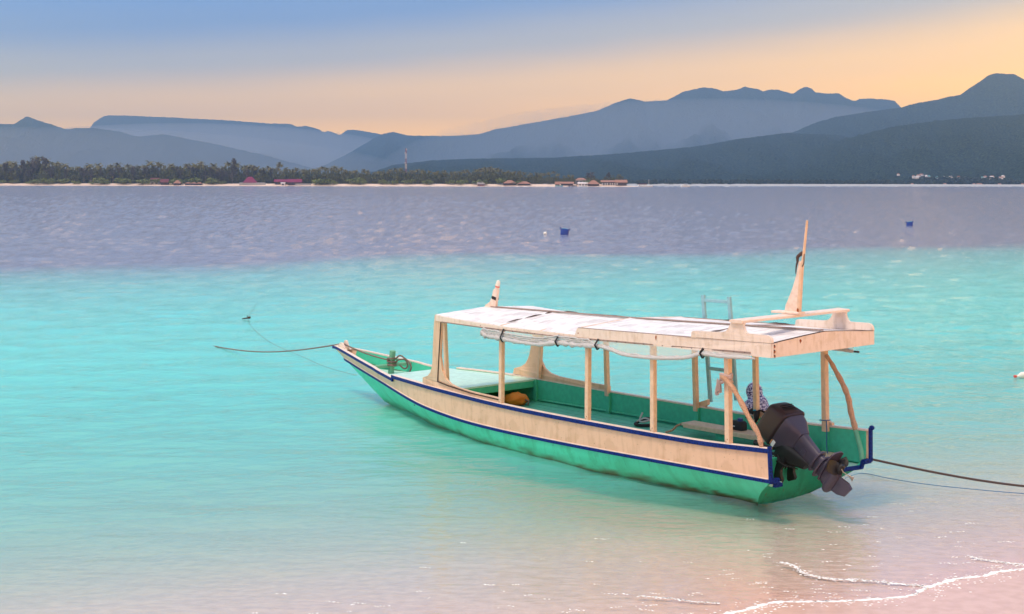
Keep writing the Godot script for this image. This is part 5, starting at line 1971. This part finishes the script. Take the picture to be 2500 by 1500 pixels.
	# the grove
	for i in 165:
		var x := -760.0 + 850.0 * (i + r.randf()) / 165.0
		var row := i % 3
		var lim := lin(x, TOP_X, TOP_H)
		put.call(palms[r.randi() % 4], "coconut_palm", "coconut palm in the crowded grove along the island shore", "palm tree", "palms of the island grove", x, 40.0 + row * 28 + r.randf() * 20, lim * r.randf_range(0.74, 0.97), 1.0)
	for i in 38:
		var x := -755.0 + 420.0 * (i + r.randf()) / 38.0
		var lim := lin(x, TOP_X, TOP_H)
		put.call(casuarinas[r.randi() % 3], "casuarina_tree", "dark feathery tree among those lining the left part of the island beach", "tree", "dark trees of the left island shore", x, 24.0 + r.randf() * 26, lim * r.randf_range(0.62, 0.92), r.randf_range(1.0, 1.5))
	for i in 52:
		var x := -740.0 + 845.0 * (i + r.randf()) / 52.0
		var lim := lin(x, TOP_X, TOP_H)
		put.call(broads[r.randi() % 3], "broadleaf_tree", "leafy tree of the lower canopy along the island shore", "tree", "leafy trees of the island shore", x, 22.0 + r.randf() * 30, lim * r.randf_range(0.36, 0.62), r.randf_range(1.0, 1.4))
	for i in 46:
		var x := -750.0 + 860.0 * (i + r.randf()) / 46.0
		if absf(x + 360) < 26 or absf(x + 305) < 26 or x > 0 and r.randf() < 0.6:
			continue
		put.call(shrubs[r.randi() % 2], "shrub", "low green bush at the top of the island beach", "shrub", "low bushes above the island beach", x, 13.0 + r.randf() * 8, r.randf_range(5.5, 11.0), r.randf_range(1.0, 1.6))
	# thick undergrowth and back wood that reads as one mass
	var cm := crown_mesh([[Vector3(0, 0.5, 0), Vector3(0.6, 0.5, 0.6)], [Vector3(0.4, 0.35, 0.1), Vector3(0.4, 0.35, 0.4)], [Vector3(-0.4, 0.35, 0.1), Vector3(0.4, 0.35, 0.4)]], 130, 0.16, r)
	cm.generate_normals()
	var mm := MultiMesh.new()
	mm.transform_format = MultiMesh.TRANSFORM_3D
	mm.mesh = cm.commit()
	mm.instance_count = 1900
	for i in 1900:
		var x := -780.0 + 925.0 * pow(r.randf(), 0.85)
		var lim := lin(x, TOP_X, TOP_H)
		var s := lim * r.randf_range(0.30, 0.78) * (0.85 if x > 40 else 1.0)
		mm.set_instance_transform(i, Transform3D(Basis(Vector3.UP, r.randf() * TAU).scaled(Vector3(s * 0.55, s, s * 0.55)), isle_at(x, 34.0 + r.randf() * 110.0)))
	var mi := MultiMeshInstance3D.new()
	mi.multimesh = mm
	mi.material_override = green
	mi.name = numbered("undergrowth")
	add_child(mi)
	setting(mi, "stuff")
	for p in palms + casuarinas + broads + shrubs:
		p.free()
	# --- houses
	house("beach_house", "small house with a steep dark red roof among the left trees", -499.0, 20.0, 11.0, 8.0, 3.4, 5.2, "gable", M.white_wall, M.tile_red)
	house("beach_house", "dark open sided house with a red gable roof near the pavilions", -483.0, 12.0, 10.0, 8.0, 3.4, 4.6, "gable", M.dark_wall, M.tile_red)
	house("gazebo", "pointed thatched gazebo on the left beach", -464.0, 9.0, 9.0, 9.0, 2.6, 4.2, "hip", M.dark_wall, M.thatch)
	for k in 3:
		house("beach_pavilion", "low brown beach pavilion in the row right of the pointed gazebo", -449.0 + k * 8.0, 9.0, 7.5, 5.0, 2.4, 1.4, "hip", M.dark_wall, M.thatch, "brown beach pavilions")
	house("beach_house", "house with a pointed purple roof behind a long grey fence", -362.0, 14.0, 16.0, 10.0, 3.0, 8.0, "hip", M.grey_wall, M.tile_magenta)
	house("fence_wall", "long low grey wall in front of the pointed purple roof", -358.0, 9.0, 36.0, 1.0, 3.4, 0.3, "gable", M.grey_wall, M.grey_wall)
	house("beach_house", "long bungalow with a magenta roof, left half of the pair", -318.0, 18.0, 18.0, 9.0, 3.6, 3.4, "gable", M.dark_wall, M.tile_magenta)
	house("beach_house", "bungalow with a broad flat magenta roof beside the low pale wall", -299.0, 12.0, 17.0, 10.0, 3.8, 4.4, "gable", M.dark_wall, M.tile_magenta)
	house("beach_hut", "tiny white hut in front of the magenta roofs", -314.5, 7.0, 5.5, 4.0, 3.2, 1.0, "gable", M.white_wall, M.white_wall)
	house("garden_wall", "low pale wall on the beach right of the magenta roofs", -286.0, 6.0, 22.0, 1.0, 2.6, 0.2, "gable", M.grey_wall, M.grey_wall)
	house("beach_tent", "small magenta and white tent at the edge of the palms", -42.0, 8.0, 9.0, 6.0, 2.0, 3.6, "gable", M.tile_magenta, M.grey_wall)
	house("thatched_hall", "first large thatched hall on the beach, nearest the palms", -3.0, 14.0, 16.0, 11.0, 2.8, 4.0, "hip", M.dark_wall, M.thatch)
	house("thatched_hall", "second thatched hall on the beach, a little lower than the first", 16.5, 13.0, 16.0, 10.0, 2.2, 3.2, "hip", M.dark_wall, M.thatch)
	house("thatched_hut", "small steep thatched hut left of the long low roof", 61.0, 9.0, 6.0, 5.0, 2.0, 3.6, "gable", M.dark_wall, M.thatch)
	house("thatched_hall", "long low thatched hall behind the beached boats", 74.0, 13.0, 16.0, 9.0, 2.4, 2.6, "gable", M.dark_wall, M.thatch)
	house("beach_house", "two storey house with a brown roof above the white veranda", 93.0, 22.0, 14.0, 9.0, 6.5, 2.6, "hip", M.grey_wall, M.thatch)
	house("beach_house", "low white house with a pale roof in front of the two storey one", 95.0, 9.0, 12.0, 6.0, 3.0, 2.0, "gable", M.white_wall, M.white_wall)
	house("thatched_hall", "square thatched hall with a pyramid roof near the tip", 109.0, 10.0, 14.0, 12.0, 2.4, 5.0, "hip", M.dark_wall, M.thatch)
	house("restaurant", "long brown roofed restaurant at the island's tip", 131.0, 18.0, 20.0, 10.0, 4.0, 2.4, "gable", M.dark_wall, M.thatch)
	house("restaurant", "brown roofed restaurant wing nearest the sandy tip", 146.0, 14.0, 14.0, 11.0, 4.0, 3.6, "gable", M.dark_wall, M.thatch)
	# --- parasols, beached boats, ships, mast
	for k in 7:
		var o := thing("beach_parasol", "closed white parasol in the row before the restaurant", "parasol", Transform3D(Basis.IDENTITY, isle_at(121.0 + k * 3.2 + r.randf(), 6.0)), "white parasols before the restaurant")
		st = tool_()
		tube(st, PackedVector3Array([Vector3.ZERO, Vector3(0, 4.2, 0)]), 0.12, 5)
		done(st, "pole", M.hull_white, o)
		st = tool_()
		tube(st, PackedVector3Array([Vector3(0, 1.4, 0), Vector3(0, 1.9, 0), Vector3(0, 3.6, 0), Vector3(0, 4.4, 0)]), [0.2, 0.75, 0.4, 0.08], 8)
		done(st, "canopy", M.hull_white, o)
	var lb := [["small teal outrigger boat pulled up on the beach", 63.0, 11.0, M.hull_teal], ["dark outrigger boat pulled up on the beach", 81.0, 12.0, M.dark_wall], ["pale outrigger boat pulled up nearest the restaurant", 95.0, 11.0, M.hull_white]]
	for q in lb:
		var o := thing("beached_boat", q[0], "boat", Transform3D(Basis(Vector3.UP, r.randf_range(-0.15, 0.15)), isle_at(q[1], 0.0) + Vector3(0, 0.25, 3)), "boats on the island beach")
		small_hull(o, q[2], 1.8, 1.0, q[3])
		st = tool_()
		tube(st, PackedVector3Array([Vector3(-q[2] * 0.4, 0.2, 2.6), Vector3(q[2] * 0.4, 0.2, 2.6)]), 0.14, 6)
		done(st, "outrigger", M.hull_white, o)
		for s in [-0.2, 0.2]:
			st = tool_()
			tube(st, PackedVector3Array([Vector3(q[2] * s, 1.1, -0.6), Vector3(q[2] * s, 1.0, 1.2), Vector3(q[2] * s, 0.25, 2.6)]), 0.1, 5)
			done(st, "crossbar", M.hull_white, o)
	var ship := thing("passenger_ship", "white passenger ship with red roofs and one mast off the island's tip", "ship", Transform3D(Basis(Vector3.UP, -0.15), Vector3(174.0, 0, -1815)))
	small_hull(ship, 20.0, 4.0, 1.7, M.hull_white)
	st = tool_()
	box(st, Vector3(-3.0, 2.3, 0), Vector3(11, 1.8, 3.2))
	done(st, "cabin", M.hull_white, ship)
	for k in 5:
		st = tool_()
		box(st, Vector3(-7.2 + k * 2.1, 2.4, 1.62), Vector3(1.3, 0.9, 0.1))
		done(st, "window", M.window_dark, ship)
	st = tool_()
	box(st, Vector3(-3.4, 3.6, 0), Vector3(10.5, 0.8, 3.4), Basis.IDENTITY, 0.2)
	done(st, "cabin_roof", M.tile_red, ship)
	st = tool_()
	tube(st, PackedVector3Array([Vector3(4.5, 1.2, 0), Vector3(4.5, 9.5, 0)]), 0.22, 6)
	done(st, "mast", M.hull_white, ship)
	var mb := thing("motor_boat", "white motor boat under way off the island's tip", "boat", Transform3D(Basis(Vector3.UP, 0.1), Vector3(226.0, 0, -1815)))
	small_hull(mb, 12.5, 3.6, 1.5, M.hull_white)
	st = tool_()
	prism(st, PackedVector2Array([Vector2(-4.5, 1.2), Vector2(-4.2, 2.8), Vector2(-0.5, 3.4), Vector2(2.6, 3.2), Vector2(4.2, 1.4)]), func(p: Vector2, k: float): return Vector3(p.x, p.y, k * 1.4))
	done(st, "cabin", M.hull_white, mb)
	st = tool_()
	box(st, Vector3(0.2, 2.5, 1.42), Vector3(4.2, 0.6, 0.1))
	done(st, "window", M.window_dark, mb)
	var tower := thing("radio_mast", "tall red and white lattice mast above the palms", "mast", Transform3D(Basis.IDENTITY, isle_at(-151.0, 95.0)))
	for k in 7:
		st = tool_()
		var y0 := 50.5 * k / 7.0
		var y1 := 50.5 * (k + 1) / 7.0
		var w0 := lerpf(1.3, 0.75, k / 7.0)
		var w1 := lerpf(1.3, 0.75, (k + 1) / 7.0)
		for c in [Vector2(-1, -1), Vector2(1, -1), Vector2(1, 1), Vector2(-1, 1)]:
			tube(st, PackedVector3Array([Vector3(c.x * w0, y0, c.y * w0), Vector3(c.x * w1, y1, c.y * w1)]), 0.20, 5)
		for j in 3:
			var a := lerpf(y0, y1, j / 3.0)
			var b := lerpf(y0, y1, (j + 1) / 3.0)
			tube(st, PackedVector3Array([Vector3(-w0, a, w0), Vector3(w0, b, w0)]), 0.12, 4)
			tube(st, PackedVector3Array([Vector3(w0, a, w0), Vector3(-w0, b, w0)]), 0.12, 4)
			tube(st, PackedVector3Array([Vector3(w0, a, w0), Vector3(w0, b, -w0)]), 0.12, 4)
		done(st, "mast_section", M.mast_red if k % 2 == 0 else M.white_wall, tower)
	for q in [[49.0, 1.0], [44.0, -1.0], [30.0, -1.1]]:
		st = tool_()
		tube(st, PackedVector3Array([Vector3(q[1] * 1.1, q[0] - 1.0, 0.9), Vector3(q[1] * 1.1, q[0] + 1.0, 0.9)]), 0.6, 8)
		done(st, "antenna", M.white_wall, tower)
	# surf along the island and the sand bar at its tip
	surf("surf_line", func(t): return Vector2(lerpf(-300, 150, t), isle_dep(lerpf(-300, 150, t)) - 9.0), 60, 0.12, 2.5, 71)
	surf("surf_line", func(t): return Vector2(lerpf(135, 330, t), 1842.0 + 10 * t), 40, 0.25, 7.0, 72)

func small_hull(o: Node3D, l: float, w: float, h: float, m: Material):
	var st := tool_()
	var rows := []
	for i in 13:
		var t := i / 12.0 * 2 - 1
		var b := w * 0.5 * pow(maxf(0.0, 1.0 - pow(absf(t), 2.6)), 0.7) + 0.03
		var sh := h + 0.35 * h * t * t
		rows.append(PackedVector3Array([Vector3(t * l / 2, sh, -b), Vector3(t * l / 2 * 0.94, 0.1, -b * 0.7), Vector3(t * l / 2 * 0.9, -0.4, 0), Vector3(t * l / 2 * 0.94, 0.1, b * 0.7), Vector3(t * l / 2, sh, b), Vector3(t * l / 2 * 0.98, sh - 0.25, 0)]))
	loft(st, rows)
	done(st, "hull", m, o)

func surf(called: String, path: Callable, n: int, h: float, w: float, seed_: int):
	var st := tool_()
	var nz := FastNoiseLite.new()
	nz.seed = seed_
	nz.frequency = 0.35
	var rows := []
	for i in n + 1:
		var p: Vector2 = path.call(float(i) / n)
		var k := clampf(0.35 + nz.get_noise_1d(i * 1.7) * 1.6, 0.0, 1.2)
		var row := PackedVector3Array()
		for j in 5:
			var t := j / 4.0 - 0.5
			row.append(Vector3(p.x, -0.15 + (h * k + 0.12) * (1 - 4 * t * t), -(p.y + t * w * (0.4 + k))))
		rows.append(row)
	sheet(st, rows)
	setting(done(st, called, M.foam), "stuff")

func house(called: String, label: String, x: float, back: float, w: float, d: float, hw: float, hr: float, kind: String, wall: Material, roof: Material, group := ""):
	var o := thing(called, label, "building" if not called.ends_with("wall") else "wall", Transform3D(Basis(Vector3.UP, 0.06 * sin(x)), isle_at(x, back) - Vector3(0, 0.2, 0)), group)
	house_parts(o, w, d, hw, hr, kind, wall, roof, not called.ends_with("wall"))

func house_parts(o: Node3D, w: float, d: float, hw: float, hr: float, kind: String, wall: Material, roof: Material, open := true):
	var st := tool_()
	box(st, Vector3(0, hw / 2, 0), Vector3(w, hw, d), Basis.IDENTITY, 0.02)
	done(st, "wall", wall, o)
	st = tool_()
	var e := 0.09 * w if open else 0.1
	var x := w / 2 + e
	var z := d / 2 + e
	var inset := 0.0 if kind == "gable" else minf(x * 0.75, z)
	var y0 := hw + 0.02
	var a := [Vector3(-x, y0, z), Vector3(x, y0, z), Vector3(x, y0, -z), Vector3(-x, y0, -z)]
	var r0 := Vector3(-x + inset, y0 + hr, 0)
	var r1 := Vector3(x - inset, y0 + hr, 0)
	st.set_smooth_group(-1)
	quad(st, a[0], r0, r1, a[1])
	quad(st, a[2], r1, r0, a[3])
	tri(st, a[1], r1, a[2])
	tri(st, a[3], r0, a[0])
	quad(st, a[0], a[1], a[2], a[3])
	done(st, "roof", roof, o)
	if open and w > 5:
		var n := int(w / 4.0)
		for k in n:
			st = tool_()
			box(st, Vector3(-w / 2 + w * (k + 0.5) / n, hw * 0.45, d / 2 + 0.04), Vector3(w / n * 0.55, hw * 0.6, 0.08))
			done(st, "window", M.window_dark, o)

# ================= THE MAINLAND COAST =================
func make_mainland():
	var r := RandomNumberGenerator.new()
	r.seed = 44
	var st := tool_()
	var rows := []
	for b in [-20.0, 0.0, 25.0, 60.0, 400.0]:
		var row := PackedVector3Array()
		for i in 61:
			var x := -200.0 + 2200.0 * i / 60.0
			var y: float = {-20.0: -2.0, 0.0: 0.1, 25.0: 2.2, 60.0: 4.0, 400.0: 5.0}[b]
			row.append(Vector3(x, y, -(2690.0 + 18 * sin(x * 0.006) + b)))
		rows.append(row)
	sheet(st, rows)
	mat("coast_sand", Color(0.45, 0.44, 0.44), 0.9)
	setting(done(st, "mainland_beach", M.coast_sand))
	surf("surf_line", func(t): return Vector2(lerpf(150, 1250, t), 2672.0), 120, 0.35, 9.0, 73)
	# wood along the coast and on the hill, far enough to read as one mass
	var cm := crown_mesh([[Vector3(0, 0.55, 0), Vector3(0.7, 0.5, 0.7)]], 70, 0.30, r)
	cm.generate_normals()
	var mm := MultiMesh.new()
	mm.transform_format = MultiMesh.TRANSFORM_3D
	mm.mesh = cm.commit()
	mm.instance_count = 700
	for i in 700:
		var x := 120.0 + 1150.0 * r.randf()
		var s := r.randf_range(5.0, 12.0) * (1.6 if x > 850 and x < 990 else 1.0)
		mm.set_instance_transform(i, Transform3D(Basis(Vector3.UP, r.randf() * TAU).scaled(Vector3(s, s, s)), Vector3(x, 2.5, -(2740.0 + r.randf() * 220.0))))
	var mi := MultiMeshInstance3D.new()
	mi.multimesh = mm
	mi.material_override = leaf_mat("coast_leaf", Color(0.040, 0.055, 0.034))
	mi.name = numbered("coastal_wood")
	add_child(mi)
	setting(mi, "stuff")
	# scattered pale houses of the hill village
	var spots := [[813, 24], [838, 20], [842, 18], [846, 17], [852, 21], [858, 23], [866, 20], [872, 19], [893, 17], [910, 18], [913, 16], [917, 18], [930, 17], [934, 18], [972, 14], [984, 17], [992, 19], [997, 17], [1001, 14], [1005, 18], [1011, 19], [1022, 17], [1033, 20]]
	for q in spots:
		var o := thing("village_house", "small pale house of the village low on the wooded hill", "house", Transform3D(Basis(Vector3.UP, r.randf() * TAU), Vector3(q[0], q[1] - 2.0, -(2900.0 + r.randf() * 30))), "pale houses of the hill village")
		house_parts(o, r.randf_range(5, 9), 5.0, 3.2, 2.2, "gable", M.white_wall, [M.white_wall, M.thatch, M.hull_teal, M.white_wall][r.randi() % 4], false)
	for q in [[784, 5], [848, 4], [905, 6], [913, 5], [918, 4], [955, 4], [1000, 5]]:
		var o := thing("shore_house", "white house on the mainland shore below the hill village", "house", Transform3D(Basis(Vector3.UP, 0.1), Vector3(q[0], 2.5, -2725.0)), "white houses on the mainland shore")
		house_parts(o, r.randf_range(3.5, 6.0), 4.0, 2.0, 1.4, "gable", M.white_wall, M.thatch, false)
